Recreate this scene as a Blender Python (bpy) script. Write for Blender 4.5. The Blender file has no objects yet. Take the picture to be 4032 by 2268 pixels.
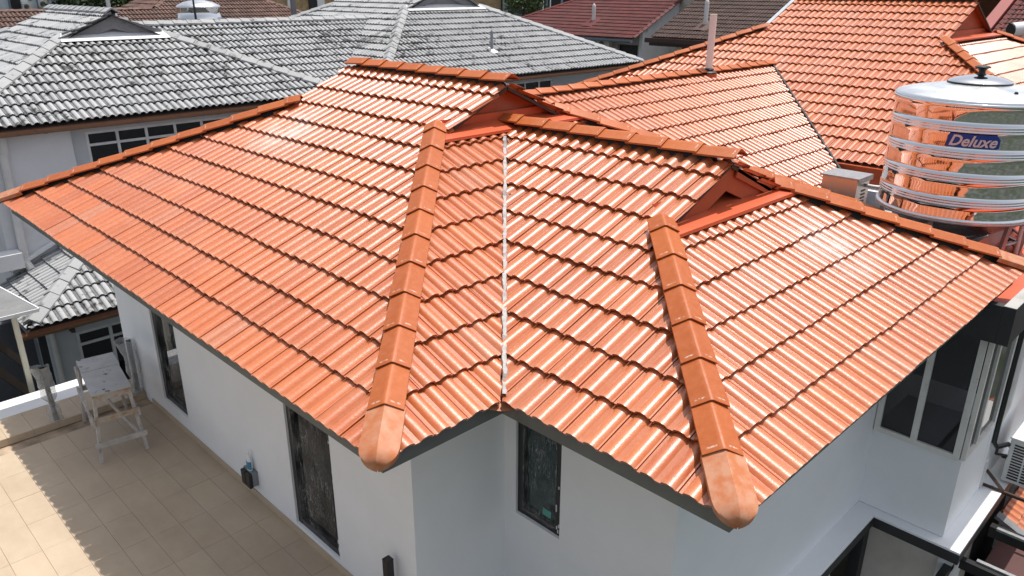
import bpy, bmesh, math, random
import numpy as np
from mathutils import Vector, Matrix, noise

random.seed(7)
rng = np.random.default_rng(7)
SC = bpy.context.scene
COL = SC.collection
V = Vector

# ------------------------------------------------------------------ camera
CAM = V((-2.30754, -3.48263, 2.76142))
YAW, PITCH, ROLL, FPX = 0.78829, -0.37112, 0.00283, 3053.24
FW = V((math.cos(PITCH) * math.cos(YAW), math.cos(PITCH) * math.sin(YAW), math.sin(PITCH)))
_r = V((math.sin(YAW), -math.cos(YAW), 0.0))
_u = _r.cross(FW)
RT = _r * math.cos(ROLL) + _u * math.sin(ROLL)
UP = _u * math.cos(ROLL) - _r * math.sin(ROLL)
cd = bpy.data.cameras.new('camera')
cam = bpy.data.objects.new('camera', cd)
COL.objects.link(cam)
cd.sensor_width = 36.0
cd.lens = FPX / 4032 * 36
cd.clip_start, cd.clip_end = 0.1, 600
M = Matrix((RT, UP, -FW)).transposed().to_4x4()
M.translation = CAM
cam.matrix_world = M
SC.camera = cam

# ------------------------------------------------------------------ light
SUNDIR = V((0.293, -0.022, 1.0)).normalized()
w = bpy.data.worlds.new('World')
SC.world = w
w.use_nodes = True
nt = w.node_tree
bg = nt.nodes['Background']
sky = nt.nodes.new('ShaderNodeTexSky')
sky.sky_type = 'NISHITA'
sky.sun_disc = False
sky.sun_elevation = math.asin(SUNDIR.z)
sky.sun_rotation = math.atan2(SUNDIR.x, SUNDIR.y)
sky.air_density, sky.dust_density, sky.ozone_density = 1.0, 2.5, 1.0
hs = nt.nodes.new('ShaderNodeHueSaturation')
hs.inputs['Saturation'].default_value = 0.45
nt.links.new(sky.outputs[0], hs.inputs['Color'])
nt.links.new(hs.outputs[0], bg.inputs[0])
bg.inputs[1].default_value = 0.15
sl = bpy.data.lights.new('sun', 'SUN')
sl.energy = 3.9
sl.angle = math.radians(0.5)
sl.color = (1.0, 0.96, 0.9)
sun = bpy.data.objects.new('sun', sl)
COL.objects.link(sun)
sun.rotation_euler = SUNDIR.to_track_quat('Z', 'Y').to_euler()
SC.view_settings.view_transform = 'Standard'
SC.view_settings.look = 'None'
SC.view_settings.gamma = 1.0
SC.view_settings.exposure = 0.2
SC.view_settings.use_curve_mapping = False
SC.cycles.max_bounces = 7
SC.cycles.transparent_max_bounces = 12
SC.cycles.caustics_reflective = False

# ------------------------------------------------------------------ materials
class NT:
    def __init__(s, name):
        s.m = bpy.data.materials.new(name)
        s.m.use_nodes = True
        s.t = s.m.node_tree
        s.p = s.t.nodes['Principled BSDF']
        s._pos = None
    def n(s, typ, **kw):
        nd = s.t.nodes.new('ShaderNode' + typ)
        for k, v in kw.items():
            setattr(nd, k, v)
        return nd
    def set(s, sock, v):
        if hasattr(v, 'is_linked') or hasattr(v, 'links'):
            s.t.links.new(v, sock)
        else:
            if hasattr(sock.default_value, '__len__') and len(sock.default_value) == 4 and len(v) == 3:
                v = (*v, 1)
            sock.default_value = v
    def pos(s):
        if s._pos is None:
            s._pos = s.n('NewGeometry').outputs['Position']
        return s._pos
    def noise(s, scale, detail=4, rough=.55, vec=None, stretch=None):
        nd = s.n('TexNoise')
        v = vec or s.pos()
        if stretch:
            mp = s.n('Mapping')
            s.t.links.new(v, mp.inputs[0])
            mp.inputs['Scale'].default_value = stretch
            v = mp.outputs[0]
        s.t.links.new(v, nd.inputs['Vector'])
        nd.inputs['Scale'].default_value = scale
        nd.inputs['Detail'].default_value = detail
        nd.inputs['Roughness'].default_value = rough
        return nd.outputs['Fac']
    def ramp(s, fac, a, b, lo=0.0, hi=1.0):
        nd = s.n('MapRange')
        nd.inputs['From Min'].default_value, nd.inputs['From Max'].default_value = a, b
        nd.inputs['To Min'].default_value, nd.inputs['To Max'].default_value = lo, hi
        s.set(nd.inputs['Value'], fac)
        return nd.outputs[0]
    def math(s, op, a, b=0.0):
        nd = s.n('Math', operation=op)
        s.set(nd.inputs[0], a)
        s.set(nd.inputs[1], b)
        return nd.outputs[0]
    def mix(s, fac, a, b):
        nd = s.n('Mix', data_type='RGBA')
        s.set(nd.inputs[0], fac)
        s.set(nd.inputs[6], a)
        s.set(nd.inputs[7], b)
        return nd.outputs[2]
    def attr(s, name):
        return s.n('Attribute', attribute_name=name).outputs['Fac']
    def rnd(s):
        return s.math('FRACT', s.math('ADD', s.n('ObjectInfo').outputs['Random'], s.attr('rnd')))
    def out(s, color=None, rough=None, metal=None, bump=None, bstr=.3, bdist=.01, spec=None, alpha=None, coat=None):
        for k, v in (('Base Color', color), ('Roughness', rough), ('Metallic', metal), ('Specular IOR Level', spec), ('Alpha', alpha), ('Coat Weight', coat)):
            if v is not None:
                s.set(s.p.inputs[k], v)
        if bump is not None:
            b = s.n('Bump')
            b.inputs['Strength'].default_value = bstr
            b.inputs['Distance'].default_value = bdist
            s.set(b.inputs['Height'], bump)
            s.t.links.new(b.outputs[0], s.p.inputs['Normal'])
            s.t.links.new(b.outputs[0], s.p.inputs['Coat Normal'])
        return s.m

def plain(name, col, rough=.6, metal=0.0, var=.12, scale=6.0, bump=.0, spec=.5, dirt=None, dirt_amt=.5, dirt_scale=2.0, dlo=.55, dhi=.72):
    t = NT(name)
    f = t.noise(scale, 5)
    lo = tuple(c * (1 - var) for c in col)
    hi = tuple(min(1, c * (1 + var)) for c in col)
    c = t.mix(t.ramp(f, .3, .7), lo, hi)
    if dirt:
        d = t.ramp(t.noise(dirt_scale, 8, .65), dlo, dhi, 0, dirt_amt)
        c = t.mix(d, c, dirt)
    return t.out(c, rough, metal, spec=spec, bump=t.noise(scale * 12, 3) if bump else None, bstr=bump, bdist=.01)

def orange_tile_mat(name, c1, c2, pale, rough=.41):
    t = NT(name)
    t.p.inputs['Coat Roughness'].default_value = .28
    r = t.rnd()
    c = t.mix(r, c1, c2)
    c = t.mix(t.ramp(r, .90, .97, 0, .35), c, pale)
    c = t.mix(t.ramp(t.noise(14, 6, .65), .35, .75, 0, .5), c, tuple(x * .72 for x in c1))
    c = t.mix(t.ramp(t.noise(1.3, 7, .7), .48, .72, 0, .28), c, pale)
    c = t.mix(t.ramp(t.noise(33, 3, .6), .62, .75, 0, .3), c, pale)
    c = t.mix(t.ramp(t.noise(85, 4, .75), .52, .66, 0, .32), c, pale)
    c = t.mix(t.ramp(t.noise(6, 6, .7, stretch=(1, 1, .5)), .55, .75, 0, .35), c, tuple(x * .7 for x in c2))
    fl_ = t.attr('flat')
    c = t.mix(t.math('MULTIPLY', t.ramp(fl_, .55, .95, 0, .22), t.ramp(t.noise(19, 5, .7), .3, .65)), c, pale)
    c = t.mix(t.ramp(fl_, .93, 1.0, 0, .6), c, tuple(x * .6 for x in c1))  # shade between the rolls painted into the colour to bring out their relief
    edge = t.ramp(t.attr('tv'), 0.0, .10, .45, 0)
    c = t.mix(t.math('MULTIPLY', edge, t.noise(22, 4)), c, pale)
    c = t.mix(t.math('MULTIPLY', t.attr('front'), .5), c, (.17, .040, .017))  # front edges tinted darker brown, painting in the shade of each step
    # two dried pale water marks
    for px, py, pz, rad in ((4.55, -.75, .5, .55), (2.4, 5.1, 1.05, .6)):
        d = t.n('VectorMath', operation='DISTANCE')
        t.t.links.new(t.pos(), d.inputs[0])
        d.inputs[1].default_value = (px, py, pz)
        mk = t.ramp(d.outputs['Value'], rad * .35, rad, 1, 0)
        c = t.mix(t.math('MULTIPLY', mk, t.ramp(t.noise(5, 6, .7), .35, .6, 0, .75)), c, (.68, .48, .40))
    c = t.mix(t.ramp(t.noise(70, 2, .5), .74, .8, 0, .5), c, (.2, .07, .035))
    rg = t.math('ADD', t.ramp(t.noise(11, 5, .7), .3, .7, rough - .08, rough + .12), t.ramp(t.noise(55, 3, .7), .3, .7, -.07, .07))
    bmp = t.math('ADD', t.math('MULTIPLY', t.noise(210, 2, .6), .5), t.math('MULTIPLY', t.noise(40, 4, .6), .8))
    return t.out(c, rg, bump=bmp, bstr=.32, bdist=.005, spec=.5, coat=.8)

def cement_tile_mat(name, light, light2, mold, mlo, mhi, rough=.7, flat_dirt_shade=.75):
    t = NT(name)
    r = t.rnd()
    c = t.mix(r, light, light2)
    c = t.mix(t.ramp(t.noise(9, 6, .65), .35, .7, 0, .3), c, tuple(x * .7 for x in light))
    big = t.noise(.45, 4, .6)
    mid = t.noise(5.0, 9, .68)
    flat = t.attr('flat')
    low = t.ramp(t.attr('tv'), .0, .6, .05, 0)
    k = t.math('ADD', t.math('ADD', mid, t.math('MULTIPLY', flat, .09)), t.math('ADD', low, t.math('MULTIPLY', t.math('SUBTRACT', big, .5), .45)))
    k = t.math('ADD', k, t.math('MULTIPLY', t.math('SUBTRACT', r, .5), .08))
    c = t.mix(t.ramp(flat, .3, .9, 0, flat_dirt_shade), c, tuple(x * .25 for x in light))  # dirt in the flats, plus shade of the roll flanks painted into the colour
    c = t.mix(t.ramp(k, mlo, mhi, 0, .92), c, mold)
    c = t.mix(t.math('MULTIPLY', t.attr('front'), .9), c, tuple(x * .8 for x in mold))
    bmp = t.noise(60, 5, .65)
    return t.out(c, rough, bump=bmp, bstr=.3, bdist=.006, spec=.3)

MT = {}
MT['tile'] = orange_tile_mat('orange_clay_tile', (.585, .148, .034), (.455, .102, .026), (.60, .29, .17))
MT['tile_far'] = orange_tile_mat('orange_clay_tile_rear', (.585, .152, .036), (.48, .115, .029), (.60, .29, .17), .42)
def hip_mat():
    t = NT('terracotta_ridge')
    c = t.mix(t.rnd(), (.46, .118, .027), (.39, .094, .022))
    c = t.mix(t.ramp(t.noise(18, 6, .7), .4, .75, 0, .35), c, (.56, .2, .09))
    oc = t.n('TexCoord').outputs['Object']
    sp = t.n('SeparateXYZ')
    t.t.links.new(oc, sp.inputs[0])
    ax = t.math('ABSOLUTE', sp.outputs[0])
    band = t.math('MULTIPLY', t.ramp(t.math('ABSOLUTE', t.math('SUBTRACT', sp.outputs[1], .035)), .004, .009, 1, 0),
                  t.math('MULTIPLY', t.ramp(ax, .03, .04, 0, 1), t.ramp(ax, .085, .1, 1, 0)))
    c = t.mix(t.math('MULTIPLY', band, t.ramp(t.noise(45, 3), .42, .6, 0, .75)), c, (.72, .55, .45))
    return t.out(c, t.ramp(t.noise(20, 4), .3, .7, .4, .55), bump=t.noise(150, 3, .6), bstr=.2, bdist=.004, spec=.35)
MT['hip'] = hip_mat()
def cap_mat(name='dusty_terracotta', lo=.40, hi=.64):
    t = NT(name)
    k = t.ramp(t.noise(13, 3, .5), lo, hi)
    c = t.mix(k, (.50, .235, .135), (.46, .145, .05))
    return t.out(c, .5, bump=t.noise(120, 3), bstr=.2, bdist=.004)
MT['cap'] = cap_mat()
MT['cap_plain'] = cap_mat('dusty_terracotta_plain', .30, .62)
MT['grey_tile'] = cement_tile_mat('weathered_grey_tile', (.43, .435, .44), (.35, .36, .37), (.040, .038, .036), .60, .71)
MT['grey_hip'] = cement_tile_mat('weathered_grey_ridge', (.38, .385, .39), (.33, .335, .34), (.07, .07, .065), .62, .74, flat_dirt_shade=0)
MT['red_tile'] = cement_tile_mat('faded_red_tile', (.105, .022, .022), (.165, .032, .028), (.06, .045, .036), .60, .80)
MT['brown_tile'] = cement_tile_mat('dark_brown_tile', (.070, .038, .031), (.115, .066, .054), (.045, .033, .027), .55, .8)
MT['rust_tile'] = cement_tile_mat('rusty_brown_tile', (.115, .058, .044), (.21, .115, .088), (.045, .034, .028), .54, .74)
MT['deck'] = plain('roof_underlay', (.20, .06, .03), .8)
MT['gdeck'] = plain('dark_underlay', (.03, .03, .03), .9)
MT['white'] = plain('white_wall_paint', (.80, .81, .82), .75, var=.025, scale=1.6, dirt=(.55, .56, .57), dirt_amt=.22, dirt_scale=.9, dlo=.5, dhi=.8, bump=.08)
MT['oldwhite'] = plain('old_white_paint', (.66, .66, .67), .8, var=.06, scale=1.5, dirt=(.2, .2, .19), dirt_amt=.35, dirt_scale=.9, dlo=.55, dhi=.8)
MT['stained'] = plain('stained_white_wall', (.76, .77, .79), .85, var=.08, scale=1.5, dirt=(.07, .07, .065), dirt_amt=.7, dirt_scale=.7, dlo=.55, dhi=.68)
MT['beige'] = plain('beige_wall', (.60, .55, .50), .8, var=.05, dirt=(.3, .28, .24), dirt_amt=.3)
MT['cream'] = plain('cream_wall', (.76, .71, .56), .8, var=.05)
MT['greywall'] = plain('blue_grey_wall', (.50, .52, .54), .8, var=.04)
MT['fascia'] = plain('grey_fascia_paint', (.125, .135, .128), .55, var=.1, scale=5, dirt=(.06, .065, .065), dirt_amt=.5, dirt_scale=3)
MT['sheet'] = plain('orange_sheet_metal', (.40, .080, .026), .42, var=.08, scale=3, dirt=(.16, .04, .02), dirt_amt=.5, dirt_scale=5, dlo=.6, dhi=.75, bump=.05)
MT['flash'] = plain('orange_flashing', (.60, .115, .045), .4, var=.05, scale=4)
MT['whiteflash'] = plain('white_flashing', (.72, .73, .74), .5, var=.06, scale=4, dirt=(.3, .3, .3), dirt_amt=.3)
MT['mortar'] = plain('white_mortar', (.46, .43, .41), .9, var=.15, scale=25, dirt=(.25, .2, .18), dirt_amt=.6, dirt_scale=12, bump=.5)
MT['black'] = plain('black_membrane', (.012, .012, .013), .6)
MT['darkpaint'] = plain('charcoal_paint', (.022, .022, .025), .55, var=.15)
MT['blackmetal'] = plain('black_metal', (.012, .012, .013), .4)
MT['frame'] = plain('black_window_frame', (.013, .013, .014), .38)
MT['alu'] = plain('pale_window_frame', (.70, .68, .64), .5, var=.06, scale=5, dirt=(.3, .29, .27), dirt_amt=.4, dirt_scale=6)
MT['whiteframe'] = plain('white_window_frame', (.66, .66, .66), .5)
MT['gutter'] = plain('brown_gutter', (.24, .115, .062), .5, var=.12, scale=3, dirt=(.05, .045, .03), dirt_amt=.6, dirt_scale=4)
MT['bluegutter'] = plain('blue_grey_gutter', (.17, .21, .26), .5, dirt=(.06, .06, .06), dirt_amt=.4, dirt_scale=3)
MT['darkgutter'] = plain('dark_brown_gutter', (.05, .028, .02), .5)
MT['concrete'] = plain('rough_concrete', (.38, .37, .35), .9, var=.2, scale=4, dirt=(.1, .1, .1), dirt_amt=.6, dirt_scale=2, bump=.3)
MT['timber_grey'] = plain('grey_painted_timber', (.20, .20, .21), .7, var=.1, dirt=(.1, .1, .1), dirt_amt=.5, dirt_scale=4)
MT['pvc'] = plain('white_plastic_pipe', (.66, .64, .62), .5, var=.05, dirt=(.4, .3, .25), dirt_amt=.35, dirt_scale=5)
MT['pinkpvc'] = plain('dusty_white_pipe', (.80, .77, .74), .55, var=.05)
MT['plastic_black'] = plain('black_plastic', (.012, .013, .014), .4)
MT['plastic_grey'] = plain('grey_plastic', (.20, .22, .24), .5)
MT['ground'] = plain('dark_yard_ground', (.055, .06, .05), .95, var=.5, scale=.25, dirt=(.025, .04, .012), dirt_amt=.9, dirt_scale=.18, dlo=.48, dhi=.56)
MT['maroon'] = plain('maroon_paint', (.085, .028, .024), .6)
MT['red_pipe'] = plain('red_rusty_metal', (.25, .03, .02), .5)
MT['tarp'] = plain('black_tarpaulin', (.018, .02, .022), .45, var=.3, scale=5)
MT['yellowbrick'] = plain('yellow_brick', (.40, .27, .14), .9, var=.3, scale=3)
MT['brickmortar'] = plain('brick_mortar', (.30, .27, .22), .9)
MT['cladding'] = plain('grey_metal_cladding', (.10, .115, .125), .45, var=.1, scale=2)
MT['trim'] = plain('pale_blue_trim', (.42, .47, .50), .5)
MT['skywall'] = plain('pale_blue_white_wall', (.60, .66, .70), .8, var=.03)
def metal(name, col, rough, bumps=0.0):
    t = NT(name)
    return t.out(col, t.ramp(t.noise(3, 4), .3, .7, rough * .7, rough * 1.3), 1.0, bump=t.noise(3.5, 2) if bumps else None, bstr=bumps, bdist=.05)
MT['steel'] = metal('polished_stainless_steel', (.74, .74, .75), .04, .02)
MT['satin'] = metal('satin_steel', (.78, .79, .80), .33)
MT['galv'] = plain('galvanised_steel', (.36, .37, .38), .4, metal=.6, var=.15, scale=15)
def glass_mat(name, col, alpha):
    t = NT(name)
    return t.out(col, .03, spec=.5, alpha=alpha, bump=t.noise(1.5, 2), bstr=.05, bdist=.02)
MT['glass'] = glass_mat('dark_window_glass', (.008, .010, .010), 1.0)
MT['bayglass'] = glass_mat('tinted_bay_glass', (.006, .007, .008), .86)
MT['teal'] = glass_mat('teal_window_glass', (.010, .030, .030), 1.0)
def film_mat(name, alpha_lo, alpha_hi, base=.3, strong=1.2):
    t = NT(name)
    w1 = t.n('TexNoise')
    mp = t.n('Mapping')
    t.t.links.new(t.pos(), mp.inputs[0])
    mp.inputs['Rotation'].default_value = (.35, .3, .2)
    mp.inputs['Scale'].default_value = (11, 11, 1.6)
    t.t.links.new(mp.outputs[0], w1.inputs['Vector'])
    w1.inputs['Scale'].default_value = 3.0
    w1.inputs['Detail'].default_value = 2.5
    w1.inputs['Distortion'].default_value = 1.2
    k = w1.outputs['Fac']
    fold = t.ramp(t.math('ABSOLUTE', t.math('SUBTRACT', k, .5)), .0, .035, 1, 0)
    fold = t.math('MULTIPLY', fold, t.ramp(t.noise(3.5, 3), .36, .58))
    a = t.math('ADD', t.ramp(t.noise(2.2, 4), .4, .75, alpha_lo, alpha_hi * base), t.math('MULTIPLY', fold, alpha_hi * strong))
    return t.out((.62, .64, .64), .2, alpha=a, bump=k, bstr=.6, bdist=.03)
MT['film'] = film_mat('wrinkled_plastic_film', .0, .36)
MT['wrap'] = film_mat('milky_plastic_wrap', .34, .62, .9, .25)
def floor_mat():
    t = NT('beige_floor_tile')
    c = t.mix(t.rnd(), (.50, .390, .275), (.455, .350, .245))
    c = t.mix(t.ramp(t.noise(7, 7, .7, stretch=(1, .45, 1)), .35, .7, 0, .5), c, (.55, .455, .34))
    c = t.mix(t.ramp(t.noise(1.1, 6, .65), .42, .72, 0, .5), c, (.35, .262, .185))
    c = t.mix(t.ramp(t.noise(38, 3, .6), .70, .78, 0, .5), c, (.16, .12, .09))
    return t.out(c, .55, bump=t.noise(80, 3), bstr=.1, bdist=.004)
MT['floor'] = floor_mat()
MT['grout'] = plain('dirty_grout', (.35, .265, .187), .9, var=.4, scale=4)
def board_mat():
    t = NT('paint_splashed_board')
    k = t.noise(6, 8, .66)
    c = t.mix(t.ramp(t.noise(5, 5), .3, .7), (.44, .44, .43), (.54, .53, .52))
    c = t.mix(t.ramp(k, .60, .635), c, (.05, .05, .055))
    c = t.mix(t.ramp(t.noise(12, 4, .6, vec=None, stretch=(1.3, .8, 1)), .68, .72), c, (.25, .13, .11))
    c = t.mix(t.ramp(t.noise(45, 3), .66, .74, 0, .6), c, (.12, .11, .1))
    return t.out(c, .7)
MT['board'] = board_mat()
MT['wood'] = plain('raw_timber', (.40, .27, .155), .75, var=.25, scale=12, dirt=(.46, .44, .41), dirt_amt=.85, dirt_scale=6, dlo=.42, dhi=.6)
MT['greywood'] = plain('paint_greyed_timber', (.46, .43, .40), .8, var=.2, scale=10, dirt=(.12, .09, .07), dirt_amt=.6, dirt_scale=9)
MT['darkwood'] = plain('dark_timber', (.045, .032, .025), .7)
MT['bottle'] = plain('white_bottle_plastic', (.74, .76, .77), .3, var=.02)
MT['label'] = plain('blue_label', (.06, .22, .34), .4, var=.25, scale=60)
MT['decal'] = plain('blue_decal', (.003, .040, .27), .5, var=.05)
MT['lettering'] = plain('pale_lettering', (.62, .55, .54), .5, var=.02)
MT['leaf'] = plain('tree_leaf', (.060, .095, .022), .6, var=.6, scale=1.2)
MT['leaf2'] = plain('dark_tree_leaf', (.035, .060, .016), .6, var=.6, scale=1.0)
MT['bark'] = plain('tree_bark', (.09, .065, .045), .9)
MT['ac'] = plain('air_con_casing', (.66, .66, .64), .45, var=.04)

# ------------------------------------------------------------------ mesh helpers
WL = {}
def wl(o):
    return WL.get(o.name, V((0, 0, 0))) if o else V((0, 0, 0))

class B:
    def __init__(s):
        s.v, s.f = [], []
    def add(s, vs, fs):
        k = len(s.v)
        s.v += [V(p) for p in vs]
        s.f += [tuple(i + k for i in f) for f in fs]
        return s
    def quad(s, *ps):
        return s.add(ps, [tuple(range(len(ps)))])
    def obox(s, c, a, b, d):
        c, a, b, d = V(c), V(a), V(b), V(d)
        vs = [c + a * i + b * j + d * k for k in (-1, 1) for j in (-1, 1) for i in (-1, 1)]
        return s.add(vs, [(0, 2, 3, 1), (4, 5, 7, 6), (0, 1, 5, 4), (2, 6, 7, 3), (0, 4, 6, 2), (1, 3, 7, 5)])
    def box(s, x0, x1, y0, y1, z0, z1):
        return s.obox(((x0 + x1) / 2, (y0 + y1) / 2, (z0 + z1) / 2), ((x1 - x0) / 2, 0, 0), (0, (y1 - y0) / 2, 0), (0, 0, (z1 - z0) / 2))
    def beam(s, p, q, w, h, up=(0, 0, 1)):
        p, q = V(p), V(q)
        d = (q - p)
        side = d.cross(V(up)).normalized()
        u = side.cross(d).normalized()
        return s.obox((p + q) / 2, d / 2, side * w / 2, u * h / 2)
    def prism(s, poly, vec):
        n = len(poly)
        vec = V(vec)
        vs = [V(p) for p in poly] + [V(p) + vec for p in poly]
        fs = [tuple(range(n - 1, -1, -1)), tuple(range(n, 2 * n))] + [(i, (i + 1) % n, n + (i + 1) % n, n + i) for i in range(n)]
        return s.add(vs, fs)
    def tube(s, pts, r, n=10, cap=True):
        pts = [V(p) for p in pts]
        rs = r if isinstance(r, (list, tuple)) else [r] * len(pts)
        vs, fs = [], []
        up = None
        for i, p in enumerate(pts):
            d = (pts[min(i + 1, len(pts) - 1)] - pts[max(i - 1, 0)]).normalized()
            if up is None:
                up = d.orthogonal().normalized()
            up = (up - d * up.dot(d)).normalized()
            sd = d.cross(up)
            for k in range(n):
                a = 2 * math.pi * k / n
                vs.append(p + (up * math.cos(a) + sd * math.sin(a)) * rs[i])
        for i in range(len(pts) - 1):
            for k in range(n):
                fs.append((i * n + k, i * n + (k + 1) % n, (i + 1) * n + (k + 1) % n, (i + 1) * n + k))
        if cap:
            fs.append(tuple(range(n - 1, -1, -1)))
            fs.append(tuple(range((len(pts) - 1) * n, len(pts) * n)))
        return s.add(vs, fs)
    def lathe(s, c, prof, n=48):
        c = V(c)
        vs, fs = [], []
        for (r, z) in prof:
            for k in range(n):
                a = 2 * math.pi * k / n
                vs.append(c + V((r * math.cos(a), r * math.sin(a), z)))
        for i in range(len(prof) - 1):
            for k in range(n):
                fs.append((i * n + k, i * n + (k + 1) % n, (i + 1) * n + (k + 1) % n, (i + 1) * n + k))
        fs.append(tuple(range(n - 1, -1, -1)))
        fs.append(tuple(range((len(prof) - 1) * n, len(prof) * n)))
        return s.add(vs, fs)
    def mesh(s, name, off=V((0, 0, 0)), smooth=False, sharp=40):
        me = bpy.data.meshes.new(name)
        me.from_pydata([tuple(p - off) for p in s.v], [], s.f)
        me.update()
        if smooth:
            me.shade_smooth()
            me.set_sharp_from_angle(angle=math.radians(sharp))
        return me
    def build(s, name, mat, parent=None, smooth=False, sharp=40):
        me = s.mesh(name, wl(parent), smooth, sharp)
        me.materials.append(mat)
        o = bpy.data.objects.new(name, me)
        COL.objects.link(o)
        if parent:
            o.parent = parent
            WL[o.name] = wl(parent)
        return o

def tag(o, label=None, cat=None, group=None, kind=None):
    if label: o['label'] = label
    if cat: o['category'] = cat
    if group: o['group'] = group
    if kind: o['kind'] = kind
    return o
def thing(name, loc, label, cat, group=None):
    o = bpy.data.objects.new(name, None)
    o.empty_display_size = .2
    COL.objects.link(o)
    o.location = loc
    WL[o.name] = V(loc)
    return tag(o, label, cat, group)
def box(name, mat, parent, *d):
    return B().box(*d).build(name, MT[mat], parent)
def bar(name, mat, parent, p, q, w, h, up=(0, 0, 1)):
    return B().beam(p, q, w, h, up).build(name, MT[mat], parent)

# ------------------------------------------------------------------ roof tiles
T = 0.44626
CS = 1 / math.sqrt(1 + T * T)
SN = T * CS
Q = 0.3324                  # plan depth of one course
TW = 0.30                   # cover width
TLEN = 0.43

def tile_mesh(name, mat, rollh=.031, lift=.037, thick=.024, detail=True):
    hw = .054
    xs = [0.003]
    hs = [.001]
    for c in ((.078, .226) if detail else (.078, .226)):
        for t in ((-1, -.70, 0, .70, 1) if detail else (-1, -.55, .55, 1)):
            xs.append(c + t * hw)
            hs.append({1: 0, .70: .66, .55: .8, 0: 1.0}[abs(t)] * rollh)
    xs += [.284, .2865, TW - .002]
    hs += [0, .009, .008]
    n = len(xs)
    vs = []
    for ty in (0.0, TLEN):
        for x, h in zip(xs, hs):
            vs.append((x, ty, h + lift * (1 - ty / TLEN) + .006))
    for x, h in zip(xs, hs):
        vs.append((x, .004, h + lift - thick + .006))
    vs += [(xs[0], TLEN, -.014), (xs[-1], TLEN, -.014)]
    fs = [(i, i + 1, n + i + 1, n + i) for i in range(n - 1)]
    fs += [(2 * n + i, 2 * n + i + 1, i + 1, i) for i in range(n - 1)]
    fs += [(2 * n, 0, n, 3 * n), (n - 1, 3 * n - 1, 3 * n + 1, 2 * n - 1)]
    me = bpy.data.meshes.new(name)
    me.from_pydata(vs, [], fs)
    me.update()
    me.shade_smooth()
    me.set_sharp_from_angle(angle=math.radians(48))
    a = me.attributes.new('tv', 'FLOAT', 'POINT')
    a.data.foreach_set('value', [v[1] / TLEN for v in vs])
    fr = me.attributes.new('front', 'FLOAT', 'FACE')
    fr.data.foreach_set('value', [1.0 if n - 1 <= i < 2 * (n - 1) else 0.0 for i in range(len(fs))])
    b = me.attributes.new('flat', 'FLOAT', 'POINT')
    hh = list(hs) * 3 + [0, 0]
    b.data.foreach_set('value', [1 - h / rollh for h in hh])
    me.materials.append(mat)
    return me

def project(p):
    d = p - CAM
    z = d.dot(FW)
    if z < .2:
        return None
    return (2016 + FPX * d.dot(RT) / z, 1134 - FPX * d.dot(UP) / z, z)

class Slope:
    """origin on the eave line, I = horizontal unit vector pointing up the slope"""
    def __init__(s, O, I, t=T):
        s.O, s.I = V(O), V(I)
        s.E = V((s.I.y, -s.I.x, 0))
        s.t = t
        s.cs = 1 / math.sqrt(1 + t * t)
        s.U = (s.I + V((0, 0, t))) * s.cs
        s.N = s.E.cross(s.U)
    def at(s, e, h, n=0.0):
        return s.O + s.E * e + s.I * h + V((0, 0, s.t * h)) + s.N * n

def clip_tile(src, hps):
    bm = bmesh.new()
    bm.from_mesh(src)
    for (a, b, c) in hps:
        if not bm.verts:
            break
        no = V((a, b, 0))
        ln = no.length
        co = V((a, b, 0)) * (c / ln / ln)
        geom = list(bm.verts) + list(bm.edges) + list(bm.faces)
        bmesh.ops.bisect_plane(bm, geom=geom, dist=1e-5, plane_co=co, plane_no=no, clear_outer=True)
    ok = len(bm.faces) > 0
    me = None
    if ok:
        me = bpy.data.meshes.new(src.name)
        bm.to_mesh(me)
        for m in src.materials:
            me.materials.append(m)
    bm.free()
    return me

def lay(out, sl, src, regions, e0, e1, h1, q=Q, phase=0.0, start=0.0, flip=False):
    """regions: list of (hlow, hhigh, halfplanes (a,b,c): a*x+b*y<=c in plan); collects (matrix, mesh, cut, score)"""
    nrow = int(math.ceil((h1 - start) / q))
    gauge = q / sl.cs
    for r in range(nrow):
        h = start + r * q
        reg = None
        for (ha, hb, hp) in regions:
            if ha <= h + q * .5 < hb:
                reg = hp
        if reg is None:
            continue
        j0 = int(math.floor((e0 - phase) / TW)) - 1
        j1 = int(math.ceil((e1 - phase) / TW)) + 1
        for j in range(j0, j1):
            e = phase + (j + .5 * (r % 2)) * TW
            base = sl.at(e, h)
            loc = []
            state = 1
            for (a, b, c) in reg:
                la = a * sl.E.x + b * sl.E.y
                lb = (a * sl.I.x + b * sl.I.y) * sl.cs
                lc = c - (a * base.x + b * base.y)
                cor = [la * x + lb * y - lc for x in (0, TW) for y in (0, TLEN)]
                cen = [la * x + lb * y - lc for x in (.05, TW - .05) for y in (.03, TLEN * .8)]
                if min(cor) >= -.02:
                    state = 0
                    break
                if max(cor) > 1e-4:
                    state = 2
                    loc.append((la, lb, lc))
            if state == 0:
                continue
            rz = random.gauss(0, .0034)
            rx = random.gauss(0, .0045)
            bp = base + sl.N * random.gauss(0, .0022) + sl.U * random.gauss(0, .003)
            R = Matrix((sl.E, sl.U, sl.N)).transposed().to_4x4()
            Mx = Matrix.Translation(bp) @ R @ Matrix.Rotation(rz, 4, 'Z') @ Matrix.Rotation(rx, 4, 'X')
            ctr = sl.at(e + TW / 2, h + q / 2)
            sc = 0.0
            pr = project(ctr)
            if pr and -80 < pr[0] < 4110 and -80 < pr[1] < 2350:
                dv = (CAM - ctr)
                f = dv.normalized().dot(sl.N)
                if f > 0:
                    sc = f / dv.length_squared
            me = src
            if state == 2:
                me = clip_tile(src, loc)
                if me is None:
                    continue
                me['cut'] = 1
                ar = sum(p.area for p in me.polygons)
                if ar < .012:
                    continue
                sc *= min(1, ar / .13)
            out.append((Mx, me, sc))

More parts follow.
